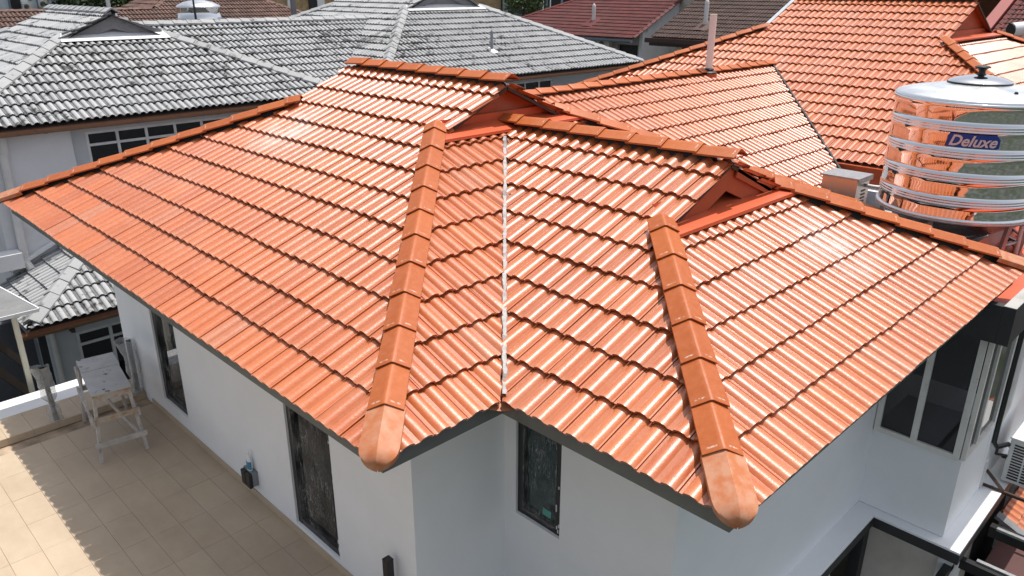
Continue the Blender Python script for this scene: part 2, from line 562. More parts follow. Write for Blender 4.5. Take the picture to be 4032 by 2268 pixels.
def emit(tiles, parent, name, mat, limit=300):
    order = sorted(range(len(tiles)), key=lambda i: -tiles[i][2])
    keep = set(i for i in order[:limit] if tiles[i][2] > 0)
    off = Matrix.Translation(-wl(parent))
    rest = []
    for i, (Mx, me, sc) in enumerate(tiles):
        if i in keep:
            o = bpy.data.objects.new(name, me)
            COL.objects.link(o)
            o.parent = parent
            o.matrix_local = off @ Mx
        else:
            rest.append((Mx, me))
    if not rest:
        return
    Vs, loops, starts, totals, tv, fl, rn, frn = [], [], [], [], [], [], [], []
    nv = nl = 0
    cache = {}
    for Mx, me in rest:
        k = me.name
        if k not in cache:
            n = len(me.vertices)
            co = np.empty(n * 3)
            me.vertices.foreach_get('co', co)
            li = np.empty(len(me.loops), dtype=np.int32)
            me.loops.foreach_get('vertex_index', li)
            ls = np.empty(len(me.polygons), dtype=np.int32)
            me.polygons.foreach_get('loop_start', ls)
            a = np.zeros(n)
            b = np.zeros(n)
            if 'tv' in me.attributes:
                me.attributes['tv'].data.foreach_get('value', a)
                me.attributes['flat'].data.foreach_get('value', b)
            fr = np.zeros(len(ls))
            if 'front' in me.attributes:
                me.attributes['front'].data.foreach_get('value', fr)
            cache[k] = (co.reshape(-1, 3), li, ls, a, b, fr)
        co, li, ls, a, b, fr = cache[k]
        A = np.array(off @ Mx)
        Vs.append(co @ A[:3, :3].T + A[:3, 3])
        loops.append(li + nv)
        starts.append(ls + nl)
        tv.append(a)
        fl.append(b)
        frn.append(fr)
        rn.append(np.full(len(ls), random.random()))
        nv += len(co)
        nl += len(li)
    me = bpy.data.meshes.new(name)
    me.vertices.add(nv)
    me.vertices.foreach_set('co', np.concatenate(Vs).ravel())
    me.loops.add(nl)
    me.loops.foreach_set('vertex_index', np.concatenate(loops))
    st = np.concatenate(starts)
    me.polygons.add(len(st))
    me.polygons.foreach_set('loop_start', st)
    me.update(calc_edges=True)
    me.validate()
    me.shade_smooth()
    me.set_sharp_from_angle(angle=math.radians(48))
    for nm, arr, dom in (('tv', tv, 'POINT'), ('flat', fl, 'POINT'), ('rnd', rn, 'FACE'), ('front', frn, 'FACE')):
        at = me.attributes.new(nm, 'FLOAT', dom)
        at.data.foreach_set('value', np.concatenate(arr))
    me.materials.append(mat)
    o = bpy.data.objects.new(name, me)
    COL.objects.link(o)
    o.parent = parent
    o['kind'] = 'stuff'

def ridge_mesh(name, mat, length=.42, hw=.122, drop=.062, th=.015):
    prof = [(-hw, -drop), (-.03, -.0125), (-.012, -.002), (0, 0), (.012, -.002), (.03, -.0125), (hw, -drop)]
    n = len(prof)
    vs = []
    for y, dz, k in ((0, 0.0, 1.0), (.012, .003, 1.0), (length, -.018, .95)):
        vs += [(x * k, y, z + dz) for x, z in prof]
    vs += [(x, .004, z - th) for x, z in prof]
    vs += [(x * .95, length, z - th - .018) for x, z in prof]
    fs = []
    for r in range(2):
        fs += [(r * n + i, r * n + i + 1, (r + 1) * n + i + 1, (r + 1) * n + i) for i in range(n - 1)]
    fs += [(3 * n + i, 3 * n + i + 1, i + 1, i) for i in range(n - 1)]
    fs += [(3 * n, 0, n, 2 * n, 4 * n), (3 * n + n - 1, 4 * n + n - 1, 2 * n + n - 1, n + n - 1, n - 1)]
    fs += [(2 * n + i, 2 * n + i + 1, 4 * n + i + 1, 4 * n + i) for i in range(n - 1)]
    me = bpy.data.meshes.new(name)
    me.from_pydata(vs, [], fs)
    me.update()
    me.shade_smooth()
    me.set_sharp_from_angle(angle=math.radians(35))
    me.materials.append(mat)
    return me

def cap_mesh(name, mat, length=.46, hw=.128, drop=.064):
    """rounded end piece: y=0 at the rounded nose"""
    vs, fs = [], []
    ts = [0.0, .012, .04, .08, .13, .19, .28, .5, .75, 1.0]
    ps = [-1, -.9, -.7, -.45, -.22, -.08, 0, .08, .22, .45, .7, .9, 1]
    n = len(ps)
    for t in ts:
        k = math.sqrt(max(0.0, 1 - max(0, (.28 - t) / .28) ** 2))
        kk = max(.04, k)
        for s in ps:
            x = s * hw * kk
            z = -abs(s) * drop * (.35 + .65 * k) - (1 - k) * .075
            if abs(s) < .1:
                z -= .001
            vs.append((x, t * length, z))
        # skirt
    m = len(ts)
    for i in range(m - 1):
        for j in range(n - 1):
            fs.append((i * n + j, i * n + j + 1, (i + 1) * n + j + 1, (i + 1) * n + j))
    base = len(vs)
    ring = [i * n for i in range(m - 1, -1, -1)] + [j for j in range(1, n)] + [i * n + n - 1 for i in range(1, m)]
    for r in ring:
        x, y, z = vs[r]
        vs.append((x * .97, y + .004, z - .045))
    for i in range(len(ring) - 1):
        fs.append((ring[i + 1], ring[i], base + i, base + i + 1))
    me = bpy.data.meshes.new(name)
    me.from_pydata(vs, [], fs)
    me.update()
    me.shade_smooth()
    me.set_sharp_from_angle(angle=math.radians(50))
    me.materials.append(mat)
    return me

def run(parent, name, me, p0, p1, s0, ex=.3835, dz=.171, n=None, last=None):
    """ridge tiles from p0 (low/near end) towards p1; first lower edge at distance s0"""
    p0, p1 = V(p0), V(p1)
    d = p1 - p0
    L = d.length
    d.normalize()
    x = d.cross(V((0, 0, 1))).normalized()
    z = x.cross(d)
    off = Matrix.Translation(-wl(parent))
    s = s0
    k = 0
    while s < L - .04 and (n is None or k < n):
        o = bpy.data.objects.new(name, me)
        COL.objects.link(o)
        o.parent = parent
        R = Matrix((x, d, z)).transposed().to_4x4()
        o.matrix_local = off @ Matrix.Translation(p0 + d * s + V((0, 0, dz)) + x * random.gauss(0, .002)) @ R @ Matrix.Rotation(random.gauss(0, .006), 4, 'Z') @ Matrix.Rotation(random.gauss(0, .008), 4, 'Y')
        s += ex
        k += 1

def place(parent, name, me, p, d, dz):
    p, d = V(p), V(d).normalized()
    x = d.cross(V((0, 0, 1))).normalized()
    z = x.cross(d)
    o = bpy.data.objects.new(name, me)
    COL.objects.link(o)
    o.parent = parent
    o.matrix_local = Matrix.Translation(-wl(parent)) @ Matrix.Translation(p + V((0, 0, dz))) @ Matrix((x, d, z)).transposed().to_4x4()
    return o

def bedding(b, p0, p1, w=.075, h=.09):
    par, nm, m = b
    b = B()
    p0, p1 = V(p0), V(p1)
    d = (p1 - p0)
    x = d.cross(V((0, 0, 1))).normalized() * w
    b.prism([p0 - x - V((0, 0, .04)), p0 + x - V((0, 0, .04)), p0 + x * .45 + V((0, 0, h)), p0 - x * .45 + V((0, 0, h))], d)
    b.build(nm, m, par)

def holed_wall(b, o, ax, u0, u1, z0, z1, holes, depth, inward):
    """wall face: point = o + ax*u + z; holes (ua,ub,za,zb); reveals go by inward*depth"""
    o, ax, inw = V(o), V(ax), V(inward) * depth
    us = sorted(set([u0, u1] + [h[0] for h in holes] + [h[1] for h in holes]))
    zs = sorted(set([z0, z1] + [h[2] for h in holes] + [h[3] for h in holes]))
    P = lambda u, z: o + ax * u + V((0, 0, z))
    for i in range(len(us) - 1):
        for k in range(len(zs) - 1):
            um, zm = (us[i] + us[i + 1]) / 2, (zs[k] + zs[k + 1]) / 2
            if any(h[0] < um < h[1] and h[2] < zm < h[3] for h in holes):
                continue
            b.quad(P(us[i], zs[k]), P(us[i + 1], zs[k]), P(us[i + 1], zs[k + 1]), P(us[i], zs[k + 1]))
    for (a, c, d, e) in holes:
        for (p, q, s) in ((P(a, d), P(a, e), 0), (P(c, d), P(c, e), 0), (P(a, e), P(c, e), 0)):
            b.quad(p, q, q + inw, p + inw)
        b.quad(P(a, d), P(c, d), P(c, d) + inw + V((0, 0, .03)), P(a, d) + inw + V((0, 0, .03)))
    return b

def window(parent, o, ax, out, u0, u1, z0, z1, bars, fmat, gmat, fw=.05, fd=.06, film=False, mull=(), rails=()):
    """frame part with glass (and film) sub-parts; out = outward unit normal"""
    o, ax, out = V(o), V(ax), V(out)
    P = lambda u, z, d=0.0: o + ax * u + V((0, 0, z)) + out * d
    b = B()
    def rect(ua, ub, za, zb, d=fd):
        b.obox(P((ua + ub) / 2, (za + zb) / 2, d / 2), ax * (ub - ua) / 2, out * d / 2, V((0, 0, (zb - za) / 2)))
    rect(u0, u0 + fw, z0, z1)
    rect(u1 - fw, u1, z0, z1)
    rect(u0 + fw, u1 - fw, z0, z0 + fw, fd * .97)
    rect(u0 + fw, u1 - fw, z1 - fw, z1, fd * .97)
    for m in mull:
        rect(m - fw * .55, m + fw * .55, z0 + fw, z1 - fw, fd * .94)
    for r in rails:
        rect(u0 + fw, u1 - fw, r - fw * .5, r + fw * .5, fd * .9)
    f = b.build('window', MT[fmat], parent)
    g = B().quad(P(u0 + fw * .5, z0 + fw * .5, fd * .3), P(u1 - fw * .5, z0 + fw * .5, fd * .3), P(u1 - fw * .5, z1 - fw * .5, fd * .3), P(u0 + fw * .5, z1 - fw * .5, fd * .3))
    g.build('glass', MT[gmat], f)
    if film:
        fb = B()
        nx, nz = 16, 40
        vs, fs = [], []
        for i in range(nx + 1):
            for k in range(nz + 1):
                u = u0 + fw * .85 + (u1 - u0 - fw * 1.7) * i / nx
                z = z0 + fw * .85 + (z1 - z0 - fw * 1.7) * k / nz
                edge = min(i, nx - i, 2) / 2
                d = fd * 1.02 + .006 + edge * .02 * (noise.noise(V((u * 9 + z * 3, z * 4, 3.1))) + .5 * noise.noise(V((u * 22, z * 12 - u * 9, 1.7))) + .4)
                vs.append(P(u, z, d))
        for i in range(nx):
            for k in range(nz):
                a = i * (nz + 1) + k
                fs.append((a, a + nz + 1, a + nz + 2, a + 1))
        fb.add(vs, fs)
        fb.build('plastic_film', MT['film'], f, smooth=True)
        tb = B()
        for _ in range(9):
            zz = random.uniform(z0 + .05, z1 - .1)
            tb.obox(P(u0 + fw * random.uniform(.3, .8), zz, fd + .003), ax * .006, out * .002, V((0, 0, random.uniform(.01, .03))))
        tb.build('tape_scrap', MT['whiteflash'], f)
    return f

# ================================================================== SETTING
GZ = -6.3
g = B().quad((-250, -250, GZ), (300, -250, GZ), (300, 350, GZ), (-250, 350, GZ)).build('ground', MT['ground'])
tag(g, 'dark yard ground far below the roofs', kind='structure')

ZF, ZK = -2.732, -2.632
OH = .8806
base = B().box(-4.2, OH, -1.0, 7.69, ZF - .2, ZF - .012)
base.box(-4.2, OH - .002, 7.12, 7.68, ZF - .011, ZK - .013)
fl = base.build('terrace_floor', MT['grout'])
tag(fl, 'beige tiled roof terrace beside the white wall', kind='structure')
def tile_box(name, x0, x1, y0, y1, z0, z1, me=None):
    o = bpy.data.objects.new(name, me or B().box(-(x1 - x0) / 2, (x1 - x0) / 2, -(y1 - y0) / 2, (y1 - y0) / 2, -(z1 - z0), 0).mesh(name))
    if not me:
        o.data.materials.append(MT['floor'])
    COL.objects.link(o)
    o.parent = fl
    o.location = ((x0 + x1) / 2, (y0 + y1) / 2, z1 + random.gauss(0, .0005))
    o.rotation_euler = (random.gauss(0, .0008), random.gauss(0, .0008), 0)
    return o.data
me = None
xe = [OH - .002] + [-.565 + .3 * k for k in range(4, -11, -1)]
ye = [5.165 + .573 * k for k in range(-10, 4)]
for i in range(len(xe) - 1):
    for k in range(len(ye) - 1):
        full = i > 0 and ye[k + 1] < 7.0
        y1 = min(ye[k + 1], 7.105)
        if xe[i] - xe[i + 1] < .02 or y1 - ye[k] < .05:
            continue
        r = tile_box('floor_tile', xe[i + 1] + .0014, xe[i] - .0014, ye[k] + .0014, y1 - .0014, ZF - .011, ZF, me if full else None)
        if full and me is None:
            me = r
mk = None
for i in range(1, len(xe) - 1):
    mk = tile_box('kerb_tile', xe[i + 1] + .0015, xe[i] - .0015, 7.108, 7.69, ZK - .012, ZK, mk)
mr = None
for i in range(1, len(xe) - 1):
    mr = tile_box('riser_tile', xe[i + 1] + .0015, xe[i] - .0015, 7.098, 7.108, ZF + .001, ZK - .001, mr)
sk = B()
for k in range(len(ye) - 1):
    sk.box(OH - .014, OH - .002, ye[k] + .001, min(ye[k + 1], 7.1) - .001, ZF + .001, ZF + .085)
o = sk.build('skirting', MT['floor'], fl)

# ================================================================== MAIN HOUSE
w_, d_, h2, g1, g2, L = 1.0594, 1.8516, 2.8708, 2.7797, 1.8376, 8.5904
xr1, xr2 = 3.861, w_ + 2.8708
xe2 = w_ + 2 * h2                       # right eave of the front wing
xe1 = 2 * xr1
house = thing('house', (3.5, 3.0, GZ), 'white house with new glossy orange tiled roof and unfinished terrace', 'house')
ZS = -.120

# --- walls
wb = B()
holed_wall(wb, (OH, 0, 0), (0, 1, 0), OH, 7.66, ZF - .25, ZS, [(2.15, 2.985, -2.60, -.42), (5.645, 6.40, -2.46, -.42)], .12, (1, 0, 0))
wb.build('wall', MT['white'], house)
wb = B()
holed_wall(wb, (0, OH, 0), (1, 0, 0), OH, w_ + OH, GZ, ZS, [], .1, (0, 1, 0))
wb.build('wall', MT['white'], house)
wb = B()
holed_wall(wb, (w_ + OH, 0, 0), (0, 1, 0), -d_ + OH, OH, GZ, ZS, [(.19, .732, -1.81, -.42)], .12, (1, 0, 0))
wb.build('wall', MT['white'], house)
wb = B()
YD = -d_ + OH
holed_wall(wb, (0, YD, 0), (1, 0, 0), w_ + OH, 5.967, -2.88, ZS, [], .1, (0, 1, 0))
holed_wall(wb, (0, YD - .003, 0), (1, 0, 0), w_ + OH, 5.45, GZ, -3.0, [], .1, (0, 1, 0))
wb.build('wall', MT['white'], house)
wb = B().quad((OH, 7.66, GZ), (9, 7.66, GZ), (9, 7.66, ZS), (OH, 7.66, ZS))
wb.quad((7.2, -.2, GZ), (7.2, 7.6, GZ), (7.2, 7.6, ZS), (7.2, -.2, ZS))
wb.build('wall', MT['white'], house)
# --- bay window
YB = -1.893
bb = B()
bb.box(5.967, 7.07, YB, YD + .02, -2.878, -1.90)
bb.build('bay_wall', MT['white'], house)
window(house, (5.985, 0, 0), (0, 1, 0), (-1, 0, 0), YB + .03, YD - .012, -1.898, -.43, None, 'alu', 'bayglass', fw=.06, fd=.045, mull=(-1.40,))
window(house, (0, YB + .022, 0), (1, 0, 0), (0, -1, 0), 5.99, 7.06, -1.898, -.43, None, 'alu', 'bayglass', fw=.055, fd=.045, mull=(6.372,))
lin = B()
lin.quad((5.99, YD + .35, -1.9), (7.9, YD + .35, -1.9), (7.9, YD + .35, -.4), (5.99, YD + .35, -.4))
lin.quad((7.7, YD + .35, -1.9), (7.7, YB + .05, -1.9), (7.7, YB + .05, -.4), (7.7, YD + .35, -.4))
lin.build('interior_wall', plain('dim_interior', (.09, .09, .09), .8), house)
wb = B()
wb.box(7.071, 7.19, YB - .003, YB + .2, -2.878, -.43)
wb.box(7.19, 9.8, YB + .02, YB + .25, -2.878, -.43)
wb.build('wall', MT['white'], house)
# --- ledges and concrete gutter
lb = B()
lb.box(1.9, 5.816, -1.208, YD - .001, -2.905, -2.88)
lb.box(5.816, 9.6, -2.112, YB + .02, -2.905, -2.879)
lb.box(5.816, 5.966, YB + .02, YD - .002, -2.905, -2.881)
lb.build('ledge', MT['white'], house)
lb = B()
lb.box(1.9, 5.813, -1.212, YD - .003, -3.03, -2.906)
lb.box(5.812, 9.6, -2.116, YB + .02, -3.03, -2.9065)
lb.box(5.8125, 5.965, YB + .021, -1.213, -3.03, -2.907)
lb.build('ledge_band', MT['darkpaint'], house)
lb = B().box(-4.2, OH, 7.692, 8.87, -3.05, -2.94)
lb.build('ledge', MT['white'], house)
gb = B()
gb.box(5.75, 11.5, -2.07, -1.96, -.43, -.045)
gb.box(5.75, 5.85, -1.959, -.98, -.4295, -.047)
gb.box(5.851, 11.5, -1.959, -.98, -.429, -.33)
gb.build('concrete_gutter', MT['darkpaint'], house)
gb = B()
gb.quad((5.853, -1.957, -.31), (11.5, -1.957, -.31), (11.5, -1.957, -.06), (5.853, -1.957, -.06))
gb.quad((5.853, -1.956, -.31), (11.5, -1.956, -.31), (11.5, -1.1, -.30), (5.853, -1.1, -.30))
gb.quad((6.0, -1.4, -.3), (11.5, -1.4, -.3), (11.5, -1.2, .0), (6.0, -1.2, .0))
gb.build('gutter_lining', MT['flash'], house)
gb = B().box(5.752, 11.5, -2.068, -1.962, -.0445, -.038)
gb.build('gutter_rim', MT['concrete'], house)
sb = B().box(6.95, 9.4, -1.09, 1.06, -.42, -.30)
sb.box(9.401, 11.5, -1.09, .12, -.42, -.301)
sb.build('flat_roof_slab', MT['concrete'], house)
sb = B().box(11.5, 11.6, -1.09, 2.3, -.5, -.17)
sb.box(9.42, 11.49, .13, .2, -.5, -.22)
sb.build('slab_upstand', MT['sheet'], house)
# --- lower storey under the bay
lw = B()
lw.box(6.15, 7.9, -1.87, YD - .004, GZ, -3.031)
lw.build('lower_wall', MT['beige'], house)
lw = B().box(6.10, 6.6, -2.02, -1.872, GZ, -3.031)
lw.build('pillar', MT['oldwhite'], house)
lw = B().box(5.98, 6.148, -1.10, YD - .006, GZ, -3.031)
lw.build('dark_opening', MT['darkpaint'], house)
lw = B().box(6.7, 10, -1.8, -1.7, GZ, -3.031)
lw.build('lower_wall', MT['darkpaint'], house)
# --- windows with plastic still on
window(house, (OH + .085, 0, 0), (0, 1, 0), (-1, 0, 0), 2.152, 2.983, -2.60, -.42, None, 'frame', 'glass', fw=.075, fd=.06, film=True)
window(house, (OH + .085, 0, 0), (0, 1, 0), (-1, 0, 0), 5.647, 6.398, -2.46, -.42, None, 'frame', 'glass', fw=.075, fd=.06, film=True)
wc = window(house, (w_ + OH + .085, 0, 0), (0, 1, 0), (-1, 0, 0), .192, .730, -1.81, -.42, None, 'frame', 'teal', fw=.075, fd=.06, film=True)
B().obox((w_ + OH + .02, .36, -1.63), (.001, 0, 0), (0, .05, 0), (0, 0, .035)).build('sticker', plain('teal_sticker', (.05, .33, .28), .5), wc)

# --- eaves
fb = B()
fb.box(.052, .080, .052, L - .05, ZS - .01, -.015)
fb.build('fascia', MT['fascia'], house)
fb = B().box(.0805, w_ + .052, .052, .080, ZS - .0105, -.0155)
fb.build('fascia', MT['fascia'], house)
fb = B().box(w_ + .052, w_ + .080, -d_ + .052, .0515, ZS - .011, -.015)
fb.build('fascia', MT['fascia'], house)
fb = B().box(w_ + .0805, xe2 - .05, -d_ + .052, -d_ + .080, ZS - .0105, -.0155)
fb.build('fascia', MT['fascia'], house)
fb = B()
fb.quad((.081, .081, ZS), (OH, OH, ZS), (OH, L - .1, ZS), (.081, L - .1, ZS))
fb.quad((.081, .081, ZS), (w_ + .06, .081, ZS), (w_ + OH, OH, ZS), (OH, OH, ZS))
fb.quad((w_ + .081, -d_ + .081, ZS), (w_ + OH, YD, ZS), (w_ + OH, OH, ZS), (w_ + .081, .07, ZS))
fb.quad((w_ + .081, -d_ + .081, ZS), (xe2 - .06, -d_ + .081, ZS), (xe2 - .06, YD, ZS), (w_ + OH, YD, ZS))
fb.quad((OH, L - .1, ZS), (OH, 7.66, ZS), (xe1, 7.66, ZS), (xe1, L - .1, ZS))
fb.build('soffit', MT['greywall'], house)

# --- roof decks
def P3(x, y, z):
    return (x, y, z)
dk = B()
dz = -.012
zt = lambda h: T * h + dz
dk.quad((.03, .03, zt(.03)), (g1, g1, zt(g1)), (g1, L - g1, zt(g1)), (.03, L - .03, zt(.03)))
dk.quad((g1 - .02, g1 + .03, zt(g1)), (xr1, g1 + .03, zt(xr1)), (xr1, L - g1 - .03, zt(xr1)), (g1 - .02, L - g1 - .03, zt(g1)))
dk.quad((xe1 - .03, .03, zt(.03)), (xe1 - g1, g1, zt(g1)), (xe1 - g1, L - g1, zt(g1)), (xe1 - .03, L - .03, zt(.03)))
dk.quad((xe1 - g1 + .02, g1 + .03, zt(g1)), (xr1, g1 + .03, zt(xr1)), (xr1, L - g1 - .03, zt(xr1)), (xe1 - g1 + .02, L - g1 - .03, zt(g1)))
dk.quad((.03, .03, zt(.03)), (w_ + .03, .03, zt(.03)), (w_ + g1, g1, zt(g1)), (g1, g1, zt(g1)))
dk.quad((xe2 - .03, .03, zt(.03)), (xe1 - .03, .03, zt(.03)), (xe1 - g1, g1, zt(g1)), (xe2 - g1, g1, zt(g1)))
dk.quad((.03, L - .03, zt(.03)), (xe1, L - .03, zt(.03)), (xe1 - g1, L - g1, zt(g1)), (g1, L - g1, zt(g1)))
for sx, ex in ((1, w_), (-1, xe2)):
    X = lambda h: ex + sx * h
    dk.quad((X(.03), -d_ + .03, zt(.03)), (X(g2), -d_ + g2, zt(g2)), (X(g2), g2, zt(g2)), (X(.03), .03, zt(.03)))
    dk.quad((X(g2 - .02), -d_ + g2 + .03, zt(g2)), (X(h2), -d_ + g2 + .03, zt(h2)), (X(h2), h2, zt(h2)), (X(g2 - .02), g2, zt(g2)))
dk.quad((w_ + .03, -d_ + .03, zt(.03)), (xe2 - .03, -d_ + .03, zt(.03)), (xe2 - g2, -d_ + g2, zt(g2)), (w_ + g2, -d_ + g2, zt(g2)))
# rear wing and rear block
yr3, zr3, xv = 5.192, 1.118, 14.495
yf, zf3 = .9, zr3 - T * (yr3 - .9)
dk.quad((10.41 - yf, yf, zf3 + dz), (9.303 + yf, yf, zf3 + dz), (xv, yr3, zr3 + dz), (10.41 - yr3, yr3, zr3 + dz))
dk.quad((10.41 - yr3, yr3, zr3 + dz), (xv, yr3, zr3 + dz), (11.5, 8.18, zf3 + dz), (8.2, 8.18, zf3 + dz))
xb0, zb0, xr4, gb4 = 10.9, -.486, 17.5, 4.95
zb = lambda h: zb0 + T * h + dz
yn0, yf0, yn1, yf1 = -2.79, 11.354, 2.09, 6.257
dk.quad((11.62, -2.07, zb(.72)), (xb0 + 4.88, yn1, zb(4.88)), (15.997, yf1, zb(5.097)), (11.62, 10.63, zb(.72)))
dk.quad((15.7, yn1 + .05, zb(4.8)), (xr4, yn1 + .05, zb(6.6)), (xr4, yf1 - .05, zb(6.6)), (15.7, yf1 - .05, zb(4.8)))
dk.quad((xr4, yn1 + .05, zb(6.6)), (19.3, yn1 + .05, zb(4.8)), (19.3, yf1 - .05, zb(4.8)), (xr4, yf1 - .05, zb(6.6)))
dk.quad((xb0, yn0, zb(0)), (24.1, yn0, zb(0)), (19.22, yn1, zb(4.88)), (15.78, yn1, zb(4.88)))
dk.quad((24.1, yn0, zb(0)), (24.1, yf0, zb(0)), (19.0, yf1, zb(5.097)), (19.22, yn1, zb(4.88)))
dk.build('roof_deck', MT['deck'], house)
rw = B()
rw.box(9.4, 11.6, 2.45, 7.9, GZ, zf3 - .03)
rw.box(11.3, 23.6, -2.4, 10.9, GZ, zb0 - .03)
rw.build('rear_wall', MT['white'], house)

# --- tiles
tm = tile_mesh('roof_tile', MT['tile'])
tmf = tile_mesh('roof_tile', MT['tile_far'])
TL = []
sA = Slope((0, L, 0), (1, 0, 0))
lay(TL, sA, tm, [(-1, 2.75, [(1, -1, 0), (1, 1, L)]), (2.75, 9, [(0, -1, -g1 + .02), (0, 1, L - g1 + .02), (1, 0, xr1 - .03)])], 0, L, xr1, start=-.015, phase=.11)
sB = Slope((0, 0, 0), (0, 1, 0))
lay(TL, sB, tm, [(-1, 9, [(-1, 1, 0), (1, -1, w_ - .035), (0, 1, g1 - .09)])], 0, 4, g1, start=-.015, phase=w_ - .035)
lay(TL, sB, tm, [(-1, 9, [(-1, -1, -xe2 + .03), (1, 1, xe1), (0, 1, g1 - .09)])], 3.9, xe1, g1, start=-.015, phase=w_ - .035)
sC = Slope((w_, 0, 0), (1, 0, 0))
lay(TL, sC, tm, [(-1, 1.80, [(1, -1, w_ + d_), (-1, 1, -w_ - .02)]), (1.80, 9, [(0, -1, d_ - g2 + .03), (-1, 1, -w_ - .02), (1, 0, xr2 - .03)])], -3, 2, h2, start=-.015, phase=-.005 + .3047 - .3)
sC2 = Slope((xe2, 0, 0), (-1, 0, 0))
lay(TL, sC2, tm, [(-1, 1.80, [(-1, -1, -xe2 + d_), (1, 1, xe2 - .02)]), (1.80, 9, [(0, -1, d_ - g2 + .03), (1, 1, xe2 - .02), (-1, 0, -xr2 - .03)])], -2, 3, h2, start=-.015)
sD = Slope((0, -d_, 0), (0, 1, 0))
lay(TL, sD, tm, [(-1, 9, [(-1, 1, -w_ - d_), (1, 1, xe2 - d_), (0, 1, -d_ + g2 - .09)])], w_, xe2, g2, start=-.015, phase=.05)
sE = Slope((xe1, 0, 0), (-1, 0, 0))
lay(TL, sE, tm, [(-1, 2.75, [(-1, -1, -xe1), (1, 1, 10.38)]), (2.75, 9, [(0, -1, -g1 + .02), (0, 1, L - g1 + .02), (-1, 0, -xr1 - .03)])], 0, L, xr1, start=-.015)
sF = Slope((0, yf, zf3), (0, 1, 0))
lay(TL, sF, tmf, [(-1, 9, [(-1, -1, -10.43), (1, -1, 9.27), (0, 1, yr3 - .03)])], 5, 14.6, yr3 - yf, start=.025, phase=.1)
sW = Slope((xb0, 0, zb0), (1, 0, 0))
near = [(-1, 1, -9.34), (0, 1, yr3)]
far = [(-1, -1, -19.72), (0, -1, -yr3)]
lay(TL, sW, tmf, [(-1, 4.85, near + [(1, -1, 13.69), (-1, 0, -11.62)]), (4.85, 9, [(0, -1, -yn1 + .03), (0, 1, yf1 - .03), (1, 0, xr4 - .03)])], -11, 3, 6.6, start=.02)
lay(TL, sW, tmf, [(-1, 4.85, far + [(1, 1, 22.254)])], -11, 3, 4.9, start=.02)
sS = Slope((0, yn0, zb0), (0, 1, 0))
lay(TL, sS, tmf, [(-1, 9, [(-1, 1, -13.69), (1, 1, 21.31), (0, 1, yn1 - .17)])], 10.9, 24.1, 4.88, start=.02)
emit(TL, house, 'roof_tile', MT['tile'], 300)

# --- ridges and hips
rm = ridge_mesh('ridge_tile', MT['hip'])
rshort = ridge_mesh('ridge_tile', MT['hip'], length=.2)
cm = cap_mesh('hip_end_tile', MT['cap'])
cm2 = cap_mesh('hip_end_tile', MT['cap_plain'])
bd = (house, 'hip_membrane', MT['black'])
def hip(c, dx, dy, g, s0, s_cap, n, top=True, ex=.3835, t=T, par=None, m=None, mshort=None, capm=None, nm='hip_tile', b=None, dz=.171):
    par = par or house
    c = V(c)
    d = V((dx, dy, t))
    end = c + d * g
    far = c + d * (g + 1)
    run(par, nm, m or rm, c, far, s0, ex, dz, n=n)
    if top:
        k = c + d.normalized() * (s0 + n * ex)
        place(par, nm, mshort or rshort, k, d, dz)
    if s_cap is not None:
        place(par, 'hip_end_tile', capm or cm, c + d.normalized() * s_cap, d, dz - .012)
    bedding(b or bd, c + d * .15, end)
hip((0, 0, 0), 1, 1, g1, .295, -.133, 10, capm=cm2)
hip((w_, -d_, 0), 1, 1, g2, .332, -.103, 6)
hip((0, L, 0), 1, -1, g1, .31, -.12, 10)
hip((xe2, -d_, 0), -1, 1, g2, .326, -.10, 6)
hip((xe1, 0, 0), -1, 1, g1, .30, -.1, 10)
run(house, 'ridge_tile', rm, (xr1, g1 - .05, T * xr1), (xr1, L - g1 - .15, T * xr1), 0, dz=.15)
run(house, 'ridge_tile', rm, (xr2, -d_ + g2 - .06, T * h2), (xr2, h2 + .08, T * h2), 0, dz=.15)
bedding(bd, (xr1, g1 + .15, T * xr1), (xr1, L - g1 - .15, T * xr1))
bedding(bd, (xr2, -d_ + g2 + .22, T * h2), (xr2, h2, T * h2))
rmf = ridge_mesh('ridge_tile', MT['hip'])
run(house, 'ridge_tile', rmf, (5.3, yr3, zr3), (14.5, yr3, zr3), 0, dz=.14)
bedding(bd, (5.3, yr3, zr3), (14.45, yr3, zr3))
hip((xb0, yn0, zb0), 1, 1, 4.88, .3, -.1, 18, False)
hip((xb0, yf0, zb0), 1, -1, 5.097, .3, -.1, 19, False)
run(house, 'ridge_tile', rmf, (xr4, yn1 - .05, zb0 + T * 6.6), (xr4, yf1 - .1, zb0 + T * 6.6), 0)
bedding(bd, (xr4, yn1 + .1, zb0 + T * 6.6), (xr4, yf1 - .1, zb0 + T * 6.6))
hip((24.1, yn0, zb0), -1, 1, 4.88, .3, -.1, 18, False)
# dark valley strips
def ribbon(b, p0, p1, w, dz, j=0.0, n=40, side=None):
    p0, p1 = V(p0), V(p1)
    x = side if side is not None else (p1 - p0).cross(V((0, 0, 1))).normalized()
    vs, fs = [], []
    for i in range(n + 1):
        p = p0.lerp(p1, i / n)
        a = w * (1 + j * noise.noise(V((i * .9, 2.2, w * 50))))
        c = w * (1 + j * noise.noise(V((i * .8, 7.2, w * 50))))
        zz = dz * (1 + .6 * j * noise.noise(V((i * 1.1, 4.0, 0))))
        vs += [p - x * a + V((0, 0, dz * .35)), p - x * a * .6 + V((0, 0, zz)), p + x * c * .6 + V((0, 0, zz * .95)), p + x * c + V((0, 0, dz * .3))]
    for i in range(n):
        for k in range(3):
            q = i * 4 + k
            fs.append((q, q + 4, q + 5, q + 1))
    return b.add(vs, fs)
ribbon(vd := B(), (9.303 + yf, yf, zf3), (xv, yr3, zr3), .03, .085, .3)
vd.build('valley_gap', MT['black'], house)
